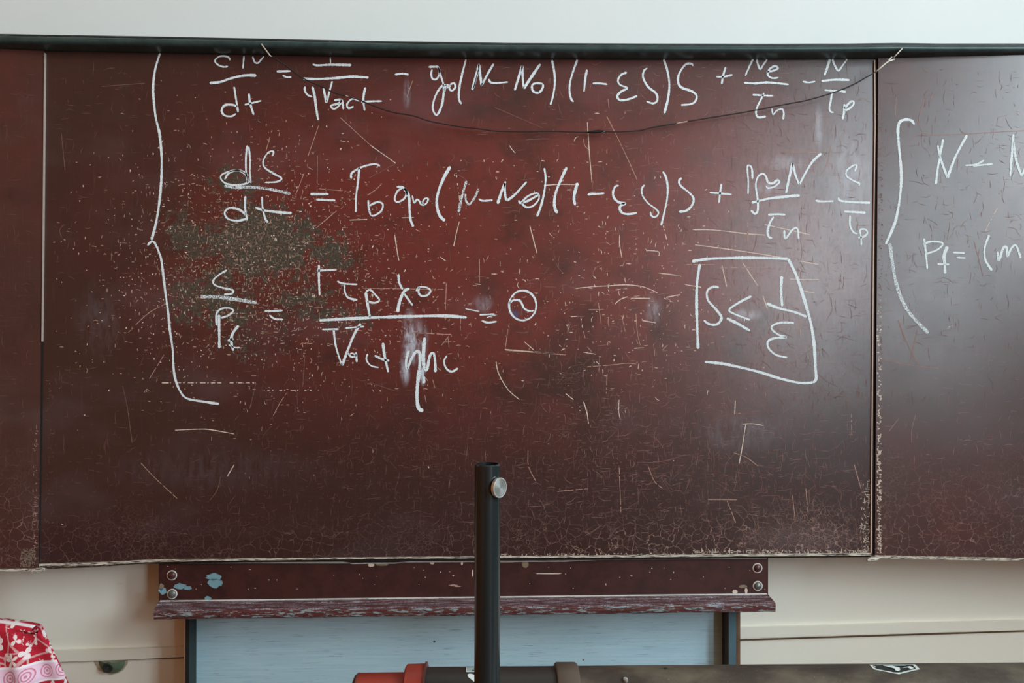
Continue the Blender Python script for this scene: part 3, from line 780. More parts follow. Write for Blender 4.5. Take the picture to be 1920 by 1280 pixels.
# right wing
K_, kS = (1620, 200), 2.91
symbol(K_, kS, [[(275, 98), (258, 75), (225, 70), (195, 85), (185, 125), (190, 210), (200, 310), (203, 400), (195, 500), (175, 610), (150, 680), (118, 750), 4.8]], 'chalk', 'r')
symbol(K_, kS, [[(140, 745), (155, 850), (175, 960), (210, 1060), (260, 1140), (352, 1235), 6.2]], 'chalk_grain', 'r')
symbol(K_, kS, [[(392, 422), (405, 320), (432, 178)], [(402, 210), (420, 290), (455, 388)], [(455, 388), (500, 270), (562, 155), 4.6]], 'chalk', 'r', w=4.0)
symbol(K_, kS, [[(552, 320), (610, 315), (655, 292)], [(595, 325), (640, 318), (702, 312)]], 'chalk', 'r', w=3.2)
symbol(K_, kS, [[(797, 380), (805, 280), (815, 150)], [(815, 190), (830, 290), (860, 380)], [(860, 380), (905, 270), (960, 160)]], 'chalk', 'r', w=4.0)
symbol(K_, kS, [[(328, 718), (338, 800), (345, 885)], [(322, 750), (370, 735), (430, 745), (400, 780), (340, 802)]], 'chalk', 'r', w=3.4)
symbol(K_, kS, [[(455, 762), (437, 810), (440, 860), (442, 910), 6.0], [(400, 858), (465, 860)]], 'chalk', 'r', w=3.4)
symbol(K_, kS, [[(485, 795), (550, 798)], [(505, 822), (555, 825)]], 'chalk', 'r', w=3.2)
symbol(K_, kS, [[(683, 700), (658, 770), (662, 835), (698, 893)]], 'chalk', 'r', w=4.2)
symbol(K_, kS, [[(728, 790), (735, 838), (760, 770), (778, 768), (782, 815), (805, 770), (830, 758), (855, 826)]], 'chalk', 'r', w=4.2)
symbol(K_, kS, [[(456, 1212), (470, 1200), (482, 1195)]], 'chalk_faint', 'r', w=5.0)

# ------------------------------------------------------------------ scratches
def scratch_set(items, mat, w, panel=None, dash=0.0, name='scratches'):
    runs = []
    for org, sc, pts in items:
        runs += ribbon_px([(org[0] + x / sc, org[1] + y / sc) for x, y in pts], w, 0.3, True, dash)
    P, N, par = (CP, CNRM, center) if panel is None else panel
    return obj(name, runs_mesh(runs, P, N, 0.0004), mat, par, kind='stuff')
L_ = ((1000, 440), 4.266); M_ = ((840, 640), 2.4); N_ = ((0, 700), 3.369)
a4, b4, e4, i4, h4, j4 = (A, 4), (B, 4), (E_, 4), (I_, 4), (H_, 4), (J_, 4)
bright = [(e4, [(235, 682), (400, 685), (640, 712), (780, 723)]), (e4, [(250, 795), (480, 825), (700, 858), (900, 890)]), (e4, [(1030, 917), (1180, 942)]),
  (e4, [(963, 1053), (1183, 1057)]), (e4, [(1045, 1138), (1148, 1155)]), (e4, [(178, 1093), (300, 1113)]), (e4, [(610, 930), (725, 1105)]), (e4, [(455, 950), (490, 1110)]),
  (e4, [(760, 1175), (795, 1275)]), (e4, [(775, 643), (1110, 718)]),
  (L_, [(340, 428), (480, 415), (600, 408), (740, 400), (860, 412), (930, 435), (995, 465)]), (L_, [(1000, 305), (1090, 315), (1185, 333)]), (L_, [(650, 555), (700, 515), (755, 495)]),
  (L_, [(780, 507), (935, 508)]), (L_, [(870, 685), (980, 705)]), (L_, [(1065, 500), (1175, 478)]), (L_, [(300, 655), (350, 652)]), (L_, [(0, 935), (170, 948)]), (L_, [(400, 938), (500, 955)]),
  (L_, [(805, 908), (885, 903)]), (L_, [(843, 1030), (838, 1075)]), (L_, [(905, 125), (1000, 135), (1005, 170)]), (L_, [(690, 0), (690, 80), (710, 185)]),
  (i4, [(1545, 700), (1770, 718), (1920, 730)]), (i4, [(1480, 790), (1500, 880), (1570, 1000), (1655, 1075)]), (i4, [(1320, 208), (1365, 212)]), (i4, [(1690, 640), (1765, 705)]), (i4, [(1060, 5), (1105, 38)]),
  (M_, [(770, 262), (768, 310), (775, 350)]), (M_, [(610, 270), (625, 320), (632, 370)]), (M_, [(530, 235), (565, 262)]), (M_, [(1340, 370), (1325, 470), (1310, 550)]), (M_, [(1325, 372), (1370, 370), (1420, 378)]),
  (M_, [(1293, 265), (1290, 330)]), (N_, [(1105, 358), (1250, 352), (1330, 355), (1480, 382)]), (N_, [(1480, 575), (1435, 650)]), (a4, [(1260, 850), (1450, 985)]), (b4, [(1285, 675), (1300, 900), (1320, 1130)]),
  (b4, [(700, 850), (720, 880), (745, 908)]), (b4, [(1185, 820), (1200, 790), (1220, 785)]), (G_ and ((640, 280), 4), [(885, 540), (860, 640), (843, 725)]), (((640, 280), 4), [(1413, 570), (1468, 780)]),
  (((640, 280), 4), [(400, 640), (420, 770), (432, 835)]), (((640, 280), 4), [(1518, 270), (1640, 262), (1775, 266)]), (((640, 280), 4), [(60, 530), (195, 525)]), (((640, 280), 4), [(450, 513), (545, 511)])]
scratch_set([(o[0], o[1], p) for o, p in bright], 'scratch_hi', 1.5)
tan = [(a4, [(1030, 640), (1260, 850)]), (a4, [(860, 925), (858, 1200)]), (a4, [(870, 700), (790, 930)]), (a4, [(520, 735), (475, 890)]), (a4, [(1575, 365), (1530, 490)]), (b4, [(1430, 630), (1540, 850), (1660, 1110)]),
  (b4, [(1255, 785), (1265, 850), (1295, 880)]), (b4, [(1440, 500), (1447, 570)]), (e4, [(1190, 280), (1240, 200), (1275, 50)]), (e4, [(965, 100), (1195, 105)]), (e4, [(440, 968), (800, 965)]), (e4, [(178, 942), (405, 945)]),
  (e4, [(645, 625), (648, 775)]), (e4, [(0, 1012), (150, 1032)]), (j4, [(1115, 690), (1122, 850)]), (L_, [(1060, 500), (1115, 540)]), (L_, [(1065, 590), (1090, 550)]), (L_, [(380, 655), (383, 705)]), (L_, [(400, 770), (415, 828)]),
  (L_, [(275, 705), (275, 780)]), (L_, [(440, 600), (565, 597)]), (L_, [(520, 545), (530, 620), (543, 715)]), (L_, [(605, 640), (598, 710), (620, 772)]), (L_, [(707, 645), (735, 775)]), (L_, [(820, 620), (825, 700), (835, 800), (857, 885)]),
  (L_, [(430, 895), (468, 935)]), (L_, [(962, 870), (972, 970)]), (L_, [(1030, 925), (1075, 880)]), (L_, [(430, 1055), (600, 1043), (740, 1028), (825, 1033)]), (L_, [(590, 1110), (583, 1270)]), (L_, [(580, 55), (617, 83)]),
  (i4, [(1550, 700), (1562, 600), (1580, 500)]), (i4, [(480, 240), (780, 245), (1090, 250)]), (i4, [(1108, 200), (1100, 405)]), (i4, [(1000, 355), (1035, 322)]), (i4, [(890, 320), (915, 350)]), (i4, [(1355, 20), (1358, 200)]),
  (i4, [(1215, 450), (1212, 560)]), (i4, [(1005, 925), (1022, 990)]), (i4, [(945, 1040), (957, 1100)]), (i4, [(1125, 600), (1070, 670)]), (i4, [(1120, 610), (1128, 685)]), (i4, [(1090, 638), (1175, 640)]), (i4, [(860, 575), (1145, 588)]),
  (M_, [(360, 490), (362, 560), (395, 628)]), (M_, [(770, 560), (778, 770)]), (M_, [(1815, 325), (1817, 420)]), (M_, [(1285, 500), (1340, 520), (1395, 560)]), (M_, [(490, 675), (630, 662)]), (M_, [(1170, 712), (1300, 712)]), (M_, [(260, 40), (530, 60)]),
  (M_, [(1255, 715), (1295, 815)]), (M_, [(1550, 690), (1562, 800)]), (M_, [(1610, 660), (1620, 770)]), (M_, [(1828, 555), (1860, 665)]), (M_, [(900, 560), (930, 630), (965, 660)]), (N_, [(890, 565), (980, 660), (1120, 790)]),
  (h4, [(1190, 1105), (1140, 1180), (1090, 1275)]), (h4, [(0, 655), (150, 510), (280, 440)]), (h4, [(270, 820), (160, 1000)]), (F_ and ((380, 260), 4), [(870, 375), (1050, 390)]), (((380, 260), 4), [(1235, 425), (1300, 380), (1345, 335)]),
  (((380, 260), 4), [(690, 440), (1005, 540)][:1] + [(760, 260)]), (((380, 260), 4), [(850, 670), (1005, 540)])]
scratch_set([(o[0], o[1], p) for o, p in tan], 'scratch', 1.15, None, 0.04)
dim = [(a4, [(1450, 985), (1235, 1100)]), (b4, [(590, 565), (950, 720)]), (b4, [(820, 808), (1000, 800)]), (N_, [(775, 80), (805, 220), (835, 440)]), (N_, [(1395, 650), (1370, 740), (1325, 800)]), (M_, [(850, 545), (960, 540), (1070, 508)]),
  (M_, [(1180, 360), (1260, 330), (1430, 325)]), (M_, [(1210, 635), (1290, 690)]), (h4, [(960, 1030), (940, 1120), (910, 1230)]), (h4, [(1325, 830), (1310, 1060)]), (i4, [(525, 945), (720, 1010)]), (((0, 0), 1), [(190, 162), (272, 156)]), (((0, 0), 1), [(115, 250), (122, 320)]),
  (((0, 0), 1), [(120, 420), (112, 432), (116, 446)])]
scratch_set([(o[0], o[1], p) for o, p in dim], 'scratch_dim', 1.3)
scratch_set([(H_, 4, [(250, 1030), (960, 1030)]), (H_, 4, [(1000, 1085), (1440, 1085)]), (E_, 4, [(15, 650), (50, 800)]), (B, 4, [(300, 1050), (330, 1280)])], 'scratch_hi', 1.6, None, 0.3)
wing_dim = [((1560, 60), 5.333, [(1020, 595), (980, 690)]), ((1560, 60), 5.333, [(935, 650), (880, 800), (865, 950)]), ((1560, 60), 5.333, [(640, 650), (635, 850)]), ((1560, 60), 5.333, [(780, 1085), (900, 1010), (1080, 1030), (1920, 985)]),
  (K_, kS, [(600, 730), (650, 925)]), (K_, kS, [(185, 1165), (225, 1280)]), ((1600, 600), 2.78, [(150, 205), (300, 235), (445, 250)]), ((1600, 600), 2.78, [(235, 0), (285, 130), (340, 230)]), ((1600, 600), 2.78, [(335, 50), (295, 220)]),
  ((1600, 600), 2.78, [(325, 495), (305, 570), (305, 640)]), ((1600, 600), 2.78, [(235, 515), (185, 580)])]
scratch_set(wing_dim, 'scratch_soft', 1.2, (RP, RN, right_wing))
scratch_set([(K_, kS, [(728, 552), (690, 620), (660, 682)])], 'scratch_hi', 1.6, (RP, RN, right_wing), 0.15)

def scatter(n, cen, sig, lens, w, mat, box_=None, panel=None, ax=0.6, keep=None, name='scratches'):
    vs, fs = [], []
    P, N, par = (CP, CNRM, center) if panel is None else panel
    Q = P + N * 0.00035; k = 0
    while k < n:
        if box_: x, y = random.uniform(box_[0], box_[2]), random.uniform(box_[1], box_[3])
        else: x, y = random.gauss(cen[0], sig[0]), random.gauss(cen[1], sig[1])
        if keep and not keep(x, y): continue
        k += 1
        r = random.random()
        if r < ax * 0.5: a = random.gauss(0, 0.10)
        elif r < ax: a = math.pi / 2 + random.gauss(0, 0.13)
        else: a = random.uniform(0, math.pi)
        L = random.uniform(*lens) * random.random() ** 0.7 + 0.8; ww = random.uniform(*w) / 2
        bend = random.gauss(0, 0.10) * L
        c, s = math.cos(a), math.sin(a)
        pts = []
        for t in (-0.5, 0.0, 0.5):
            px_, py_ = x + c * L * t - s * bend * (0.25 - t * t) * 4, y + s * L * t + c * bend * (0.25 - t * t) * 4
            q = ww * (1.0 if t == 0 else 0.55)
            pts += [(px_ - s * q, py_ + c * q), (px_ + s * q, py_ - c * q)]
        b0 = len(vs)
        vs += [UP(*p, Q, N) for p in pts]
        fs += [(b0, b0 + 1, b0 + 3, b0 + 2), (b0 + 2, b0 + 3, b0 + 5, b0 + 4)]
    return obj(name, mesh(vs, fs), mat, par, kind='stuff')
inb = lambda x, y: 100 < x < 1625 and 112 < y < 1030
scatter(1500, (470, 500), (150, 120), (1, 9), (1.0, 1.9), 'scratch', keep=inb)
scatter(420, (470, 500), (170, 130), (1, 5), (1.3, 2.4), 'scratch_hi', keep=inb)
scatter(900, (500, 480), (130, 90), (2, 12), (0.9, 1.7), 'scratch_grey', keep=inb)
scatter(330, (720, 590), (130, 70), (1, 10), (1.0, 1.8), 'scratch', keep=inb)
scatter(190, (1160, 570), (120, 95), (1, 11), (1.1, 1.9), 'scratch_hi', keep=inb)
scatter(150, (1160, 560), (150, 110), (1, 12), (1.0, 1.7), 'scratch', keep=inb)
scatter(60, None, None, (1, 7), (1.2, 1.9), 'scratch_hi', box_=(860, 300, 1330, 470))
scatter(2000, (1330, 560), (230, 330), (4, 26), (0.35, 0.7), 'scratch_soft', keep=inb, ax=0.8)
scatter(2200, (1050, 860), (420, 120), (3, 18), (0.4, 0.75), 'scratch_dim', keep=inb, ax=0.7)
scatter(500, (1350, 880), (200, 110), (4, 40), (0.35, 0.65), 'scratch_soft', keep=inb, ax=0.45)
scatter(2600, None, None, (5, 26), (0.5, 0.9), 'scratch_dim', box_=(100, 120, 1625, 1020), ax=0.75)
scatter(900, (1250, 850), (260, 120), (5, 34), (0.5, 0.9), 'scratch_dim', keep=inb, ax=0.6)
scatter(260, (1150, 700), (330, 180), (10, 60), (0.5, 0.85), 'scratch_dim', keep=inb, ax=0.35)
scatter(420, None, None, (4, 26), (0.35, 0.7), 'scratch_soft', box_=(1655, 130, 1915, 1030), panel=(RP, RN, right_wing), ax=0.7)
scatter(380, None, None, (5, 30), (0.5, 0.9), 'scratch_dim', box_=(1660, 130, 1915, 1030), panel=(RP, RN, right_wing), ax=0.6)
scatter(110, None, None, (5, 24), (0.5, 0.9), 'scratch_dim', box_=(2, 120, 66, 1050), panel=(LP, LN, left_wing), ax=0.6)
# flaked paint along the joints
scatter(260, None, None, (1, 6), (1.2, 3.0), 'scratch_hi', box_=(1645, 560, 1652, 1036), panel=(RP, RN, right_wing), name='paint_flakes', keep=lambda x, y: random.random() < (y - 400) / 650)
scatter(130, None, None, (1, 5), (1.0, 2.2), 'scratch_dim', box_=(1646, 180, 1655, 700), panel=(RP, RN, right_wing), name='paint_flakes')
scatter(130, None, None, (2, 12), (0.5, 1.4), 'scratch_hi', box_=(1612, 900, 1634, 1034), name='paint_flakes', keep=lambda x, y: random.random() < ((x - 1606) / 30) * ((y - 860) / 180))
scatter(150, None, None, (2, 12), (0.6, 1.7), 'scratch_hi', box_=(1300, 1031, 1630, 1037), name='paint_flakes', ax=0.9)
scatter(120, None, None, (1, 5), (0.8, 2.0), 'scratch_hi', box_=(900, 1037, 1300, 1042), name='paint_flakes', ax=0.9)
scatter(150, None, None, (1, 7), (0.8, 2.0), 'scratch_grey', box_=(38, 1030, 66, 1062), panel=(LP, LN, left_wing), name='paint_flakes')
scatter(60, None, None, (1, 8), (0.6, 1.4), 'scratch', box_=(62, 800, 70, 1040), panel=(LP, LN, left_wing), name='paint_flakes')
scatter(70, None, None, (1, 10), (0.6, 1.4), 'scratch_dim', box_=(84, 700, 100, 1040), name='paint_flakes')

# ------------------------------------------------------------------ rail over the board
rail = thing('board_rail', 'dark green-black rail running along the top of the chalkboard', 'rail', (0.05, -0.06, rp[5].z - RAIL_H))
obj('rail_lip', rail_mesh([(YW, 0.0), (-0.137, 0.0), (-0.140, -0.0015), (-0.140, -0.0055), (YW, -0.0055)]), 'rail_lip', rail)
bulge = [(YW, -0.0056), (-0.136, -0.0056)]
for k in range(0, 13):
    a = math.pi / 2 - k * math.pi / 12
    bulge.append((-0.136 - 0.013 * math.cos(a), -0.0150 + 0.0092 * math.sin(a)))
bulge += [(-0.134, -RAIL_H), (YW, -RAIL_H)]
rb = obj('rail_body', rail_mesh(bulge), 'rail', rail)
rb.data.polygons.foreach_set('use_smooth', [True] * len(rb.data.polygons))
bm = bmesh.new(); bm.from_mesh(rb.data)
for e in bm.edges:
    if len(e.link_faces) == 2 and e.calc_face_angle(0) > 0.5: e.smooth = False
bm.to_mesh(rb.data); bm.free()

# hanging cord
cord_px = [(506, 105), (520, 112.5), (540, 126), (565, 145), (600, 161), (630, 175), (667, 185), (705, 200), (735, 210), (777, 217.5), (805, 227), (862, 237.5), (892, 240.5), (930, 245.5), (980, 247), (1030, 246.2), (1102, 248), (1130, 246.2), (1155, 247.5), (1200, 244.5), (1220, 239.5), (1270, 231), (1320, 222.5), (1405, 208.7), (1470, 196), (1515, 187.5), (1570, 171), (1605, 156), (1622, 146), (1643, 134.5)]
cord = thing('hanging_cord', 'thin dark cord sagging between two wire hooks in front of the chalkboard', 'cord', U(1102, 248, -0.125))
sm = catmull(cord_px, 8)
cpath = []
for i, (x, y) in enumerate(sm):
    t = i / (len(sm) - 1)
    Y = -0.119 - 0.0365 * (abs(2 * t - 1) ** 3)
    cpath.append(U(x, y, Y))
obj('cord', sweep(cpath, 0.0015, 8), 'cord', cord)
obj('knot', sweep([U(x, y, -0.120) for x, y in ((1101, 248.2), (1106, 247.6), (1114, 247.2), (1124, 246.4), (1131, 246.2), (1137, 249))], [0.0012, 0.0028, 0.0036, 0.0036, 0.0024, 0.001], 10), 'pole', cord, 'black taped knot in the cord')
def hook(pts, r=0.0016):
    return obj('wire_hook', sweep([U(x, y, Y) for x, y, Y in pts], r, 8), 'wire', cord, 'pale bent wire hook')
hook([(491, 81.5, -0.1420), (490.5, 83.5, -0.1520), (494, 88, -0.1540), (500, 96, -0.1560), (506, 104, -0.1560), (509, 106.5, -0.1550)])
hook([(1692, 90, -0.1420), (1691, 91.5, -0.1540), (1684, 99, -0.1560), (1676, 107.5, -0.1560)])
hook([(1677, 111, -0.1560), (1667, 114.5, -0.1560), (1662, 117.5, -0.1570), (1652, 126, -0.1560), (1642, 134.5, -0.1550)], 0.0018)
hook([(1672, 107, -0.1565), (1666, 113, -0.1575), (1664, 115.5, -0.1565)], 0.0016)

# ------------------------------------------------------------------ chalk tray
YT = -0.088
tray = thing('chalk_tray', 'worn brown wooden chalk tray with bolted back plank below the chalkboard', 'chalk tray', (0, YT, U(900, 1118, YT).z - 0.03))
pl = [U(297.5, 1053, YT), U(297.5, 1127, YT), U(1440.5, 1115, YT), U(1440.5, 1043, YT)]
plank = obj('back_plank', prism(pl, (0, 0.022, 0), 0.0012), 'plank', tray)
# ledge: level top, rounded nose
def ledge():
    bl, br = U(297, 1127.0, YT), U(1440, 1113.5, YT)
    ol, orr = U(288, 1141, YT - 0.068), U(1454.5, 1130.5, YT - 0.068)
    d = YT - 0.068
    prof_t = [(0.0, 0.0), (0.28, 0.0), (0.30, -0.0016), (0.34, -0.0016), (0.36, 0.0), (0.92, 0.0), (0.985, -0.0022)]
    prof_f = [(1.0, -0.005), (1.0, -0.013), (0.985, -0.0185), (0.94, -0.0215), (0.0, -0.0215)]
    n = 90
    def build(prof):
        vs, fs = [], []; m_ = len(prof)
        for i in range(n + 1):
            t = i / n
            b0 = bl.lerp(br, t); f0 = ol.lerp(orr, t)
            f0 = Vector((f0.x, d, b0.z))
            for (s, dz) in prof:
                p = b0.lerp(f0, s)
                jit = random.uniform(-0.0004, 0.0004) if 0.5 < s else 0
                vs.append((p.x, p.y + jit, b0.z + dz + jit))
        for i in range(n):
            for k in range(m_ - 1):
                fs.append((i * m_ + k, (i + 1) * m_ + k, (i + 1) * m_ + k + 1, i * m_ + k + 1))
        return vs, fs
    vt, ft = build(prof_t); vf, ff = build([(0.985, -0.0022)] + prof_f)
    # end caps
    mt, mf = len(prof_t), len(prof_f) + 1
    off = len(vt)
    me_v = vt + vf
    me_f = ft + [tuple(k + off for k in f) for f in ff]
    for i in (0, n):
        loop = [i * mt + k for k in range(mt)] + [off + i * mf + k for k in range(1, mf)]
        me_f.append(tuple(loop if i else loop[::-1]))
    back = []
    for i in range(n):
        me_f.append((i * mt, off + i * mf + mf - 1, off + (i + 1) * mf + mf - 1, (i + 1) * mt))
    me = mesh(me_v, me_f)
    for i, p in enumerate(me.polygons):
        p.material_index = 0 if i < len(ft) else 1
    bm = bmesh.new(); bm.from_mesh(me); bmesh.ops.remove_doubles(bm, verts=bm.verts[:], dist=1e-5)
    bmesh.ops.recalc_face_normals(bm, faces=bm.faces[:]); bm.to_mesh(me); bm.free()
    return me
led = obj('ledge', ledge(), ['ledge_top', 'ledge_front'], tray)
edge_strip([(300, 1125.6), (880, 1118.6), (1438, 1112.2)], [2.9, 2.4, 2.0], YT - 0.0022, 0.004, 'white_line', tray, 'joint_or_shade_line')
edge_strip([(298, 1055.5), (640, 1052.5), (660, 1055), (740, 1054), (770, 1052), (880, 1052), (1060, 1050.5), (1140, 1048), (1438, 1045.5)], [1.0, 1.2, 2.0, 2.2, 1.2, 1.6, 2.2, 1.0, 1.0], YT - 0.0015, 0.004, 'white_line', plank, 'worn_edge')
for (px, py, k) in ((322.5, 1078, 0), (323, 1113, 1), (1420, 1064.5, 0), (1420.5, 1098, 1)):
    c = U(px, py, YT)
    r = 9.2 * MPX
    bolt = obj('bolt', lathe(c, (0, -1, 0), [(-0.004, r * 0.82), (0.0018, r * 0.82), (0.0042, r * 0.72), (0.0062, r * 0.45), (0.0070, 0.0)], 28), 'bolt_bare' if k else 'bolt', tray, 'round-headed bolt')
    obj('ring', lathe(c, (0, -1, 0), [(-0.001, r * 0.80), (-0.001, r * 1.03), (0.0012, r * 1.03), (0.0019, r * 0.92), (0.0015, r * 0.80)], 32), 'bolt_ring', bolt, 'bare pale ring round the bolt')
def chip(px, py, rx, ry, mat='blue_chip', n=22, parent=plank, Y=YT, sq=0.0):
    pts = []
    for i in range(n):
        a = 2 * math.pi * i / n
        k = random.uniform(0.72, 1.1)
        pts.append(U(px + rx * k * math.cos(a), py + ry * k * math.sin(a) , Y - 0.0006))
    return obj('paint_chip', prism(pts, (0, 0.0004, 0)), mat, parent, 'patch where blue undercoat shows')
chip(401, 1081, 16, 7); chip(404, 1093, 14, 9); chip(338, 1099, 12, 6); chip(352, 1102, 8, 4); chip(305, 1108, 8, 7); chip(303, 1100, 5, 7, 'scratch_grey')
chip(390, 1121, 7, 4); chip(1393, 1099, 9, 3.5, 'scratch_grey'); chip(1378, 1109, 5, 4, 'scratch_hi'); chip(1399, 1107, 3, 5, 'scratch_hi')
chip(696, 1059, 6, 4, 'scratch_hi'); chip(715, 1058, 13, 2.5, 'scratch_grey'); chip(810, 1055.5, 4, 2.5, 'scratch_hi'); chip(866, 1056, 2, 4, 'scratch_hi'); chip(886, 1074, 1.5, 7, 'scratch_hi')
chip(985, 1057, 6, 7, 'scratch_grey'); chip(1030, 1075, 28, 1.1, 'scratch_hi'); chip(850, 1097, 9, 1.6, 'scratch'); chip(858, 1099, 7, 1.2, 'scratch'); chip(950, 1053, 20, 2.2, 'scratch_grey')
scatter(46, None, None, (0.5, 4), (0.8, 2.2), 'scratch_hi', box_=(305, 1060, 1435, 1108), panel=(Vector((0, YT, 0)), CNRM, plank), ax=0.9, name='paint_flecks')

# ------------------------------------------------------------------ pale blue board under the tray
YL = -0.016
lz = 0.42
lower = thing('lower_board', 'pale blue painted board in a dark frame below the chalk tray', 'board', (0.0, -0.02, lz))
def slab(x0, x1, Y, thick, mat, name, label=None, ytop=1135):
    a, b_ = U(x0, ytop, Y), U(x1, ytop, Y)
    return obj(name, box(min(a.x, b_.x), max(a.x, b_.x), Y, Y + thick, lz, a.z), mat, lower, label)
slab(368, 1366, YL, 0.02, 'blue_board', 'panel', 'pale blue panel with fine level brush streaks')
slab(348.5, 355, -0.064, 0.114, 'frame_dark', 'frame_stile')
slab(345.4, 348.2, -0.060, 0.11, 'light_wood', 'frame_edge')
slab(1364.6, 1366.8, -0.0635, 0.093, 'frame_inner_shade', 'frame_stile')  # thin dark slab carries the shade on the stile's inner face
slab(1367, 1380, -0.064, 0.114, 'frame_blue', 'frame_stile')
slab(1380.2, 1388, -0.060, 0.11, 'frame_wood', 'frame_edge')

# ------------------------------------------------------------------ broken fixture on the wall
fx = thing('wall_fixture', 'chipped green socket remnant in the wall below the cream strip', 'socket', U(212, 1262, YW - 0.004))
def half_disc(cx, cy, rx, ry, Y, flat=True, n=20, jit=0.06):
    pts = []
    for i in range(n + 1):
        a = math.pi * i / n
        k = 1 + random.uniform(-jit, jit)
        pts.append(U(cx + rx * k * math.cos(a), cy + ry * k * math.sin(a), Y))
    return pts
obj('rim', prism(half_disc(208, 1237, 30, 26, YW - 0.003), (0, 0.004, 0)), 'fix_rim', fx)
def dome(cx, cy, rx, ry, depth, Y):
    vs, fs = [], []; n, r_ = 20, 7
    for j in range(r_ + 1):
        t = j / r_
        for i in range(n + 1):
            a = math.pi * i / n
            p = U(cx + rx * (1 - t) * math.cos(a), cy + ry * (1 - t) * math.sin(a), Y)
            vs.append((p.x, Y - depth * math.sin(t * math.pi / 2), p.z))
    for j in range(r_):
        for i in range(n):
            fs.append((j * (n + 1) + i, j * (n + 1) + i + 1, (j + 1) * (n + 1) + i + 1, (j + 1) * (n + 1) + i))
    return mesh(vs, fs, True)
obj('body', dome(210, 1238, 25, 24, 0.016, YW - 0.003), 'fix_green', fx)
obj('hollow', lathe(U(203, 1250, YW - 0.012), (0.1, -1, -0.2), [(0.0, 0.013), (0.006, 0.012), (0.007, 0.010), (0.003, 0.0)], 20), 'fix_dark', fx)

# ------------------------------------------------------------------ pole with clamp knob
DY = -1.112
pc = U(914, 868, DY)
ptop = U(914, 869, DY).z
TABLE = 0.90
pole = thing('black_pole', 'glossy black upright pole with a silver clamp knob near its top', 'pole', (pc.x, pc.y, TABLE))
PR = 0.01455
obj('shaft', lathe((pc.x, pc.y, TABLE + 0.012), (0, 0, 1), [(0, PR), (ptop - TABLE - 0.0135, PR), (ptop - TABLE - 0.012, PR - 0.0012), (ptop - TABLE - 0.012, PR - 0.0022), (ptop - TABLE - 0.030, PR - 0.0024), (ptop - TABLE - 0.030, 0)], 64), 'pole', pole)
obj('base_flange', lathe((pc.x, pc.y, TABLE), (0, 0, 1), [(0, 0.0245), (0.008, 0.0245), (0.010, 0.0235), (0.012, 0.02), (0.030, 0.019), (0.032, PR)], 48), 'pole', pole)
kd = Vector((math.sin(math.radians(47)), -math.cos(math.radians(47)), 0.0))
kz = U(914, 910.5, DY).z
kc = Vector((pc.x, pc.y, kz))
knob = obj('clamp_knob', lathe((0, 0, 0), (0, 0, 1), [(0.012, 0.0045), (0.0155, 0.0045), (0.0155, 0.0100), (0.0162, 0.0106), (0.0192, 0.0106), (0.0196, 0.0098), (0.0192, 0.0094), (0.0194, 0.0)], 48), 'alu', pole, 'round turned aluminium knob')
knob.rotation_mode = 'QUATERNION'
knob.rotation_quaternion = kd.to_track_quat('Z', 'Y'); knob.location = kc
rim = obj('knob_rim', lathe((0, 0, 0), (0, 0, 1), [(0.0160, 0.0104), (0.0160, 0.0113), (0.0194, 0.0113), (0.0199, 0.0108), (0.0197, 0.0097), (0.0192, 0.0097)], 48), 'alu_rim', knob)
rim.matrix_parent_inverse = Matrix.Identity(4)
lathe_rib = obj('thread_pin', lathe((0, 0, 0), (0, 0, 1), [(0.005, 0.003), (0.014, 0.003)], 16), 'steel', knob)
lathe_rib.matrix_parent_inverse = Matrix.Identity(4)

# ------------------------------------------------------------------ tube along the bottom
TY, TR = -1.036, 0.050
def axis_z(px, py, r):
    d = ray(px, py); t = (TY - CAM.y) / d.y
    p = CAM + d * t
    a = math.atan2(-d.z, d.y)
    return p.x, p.z - r / math.cos(a)
x1, z1 = axis_z(860, 1249.3, TR); x2, z2 = axis_z(1900, 1241.5, TR)
def ax_pt(x): return Vector((x, TY, z1 + (z2 - z1) * (x - x1) / (x2 - x1)))
def px_x(px): return U(px, 1252, TY - 0.012).x
T0 = ax_pt(px_x(655)); TD = (ax_pt(x2) - ax_pt(x1)).normalized()
def s_of(px): return px_x(px) - T0.x
tube = thing('metal_tube', 'brown metal tube with collar and red end cap lying along the bottom edge', 'tube', (ax_pt(0.35).x, TY, TABLE))
END = s_of(2080)
obj('barrel', lathe(T0, TD, [(s_of(797), TR - 0.003), (s_of(797.5), TR), (s_of(1044), TR)], 96), 'tube_dark', tube, 'dark section of the tube beside the red cap')
obj('barrel', lathe(T0, TD, [(s_of(1044), TR), (END, TR), (END + 0.002, TR - 0.003), (END + 0.002, 0)], 96), 'tube', tube, 'worn brown section of the tube')
obj('collar', lathe(T0, TD, [(s_of(1041), TR - 0.001), (s_of(1044), TR + 0.0036), (s_of(1047), TR + 0.0046), (s_of(1081), TR + 0.0046), (s_of(1085), TR + 0.0034), (s_of(1088), TR - 0.001)], 96), 'collar', tube, 'raised collar round the tube')
cap = obj('end_cap', lathe(T0, TD, [(s_of(659), 0), (s_of(659), TR - 0.012), (s_of(663), TR - 0.0075), (s_of(667.5), TR - 0.0062), (s_of(757), TR - 0.0058)], 96), 'red_cap', tube, 'red plastic end cap')
obj('cap_lip', lathe(T0, TD, [(s_of(657.5), TR - 0.014), (s_of(660.5), TR - 0.0086), (s_of(665.5), TR - 0.0058), (s_of(668), TR - 0.0060), (s_of(667), TR - 0.010)], 96), 'red_dark', cap)
fl = obj('cap_flange', lathe(T0, TD, [(s_of(756), TR - 0.008), (s_of(756.5), TR + 0.0008), (s_of(759.5), TR + 0.0036), (s_of(794.5), TR + 0.0042), (s_of(794.5), TR - 0.004)], 96), 'red_cap', cap, 'wider red flange of the end cap')
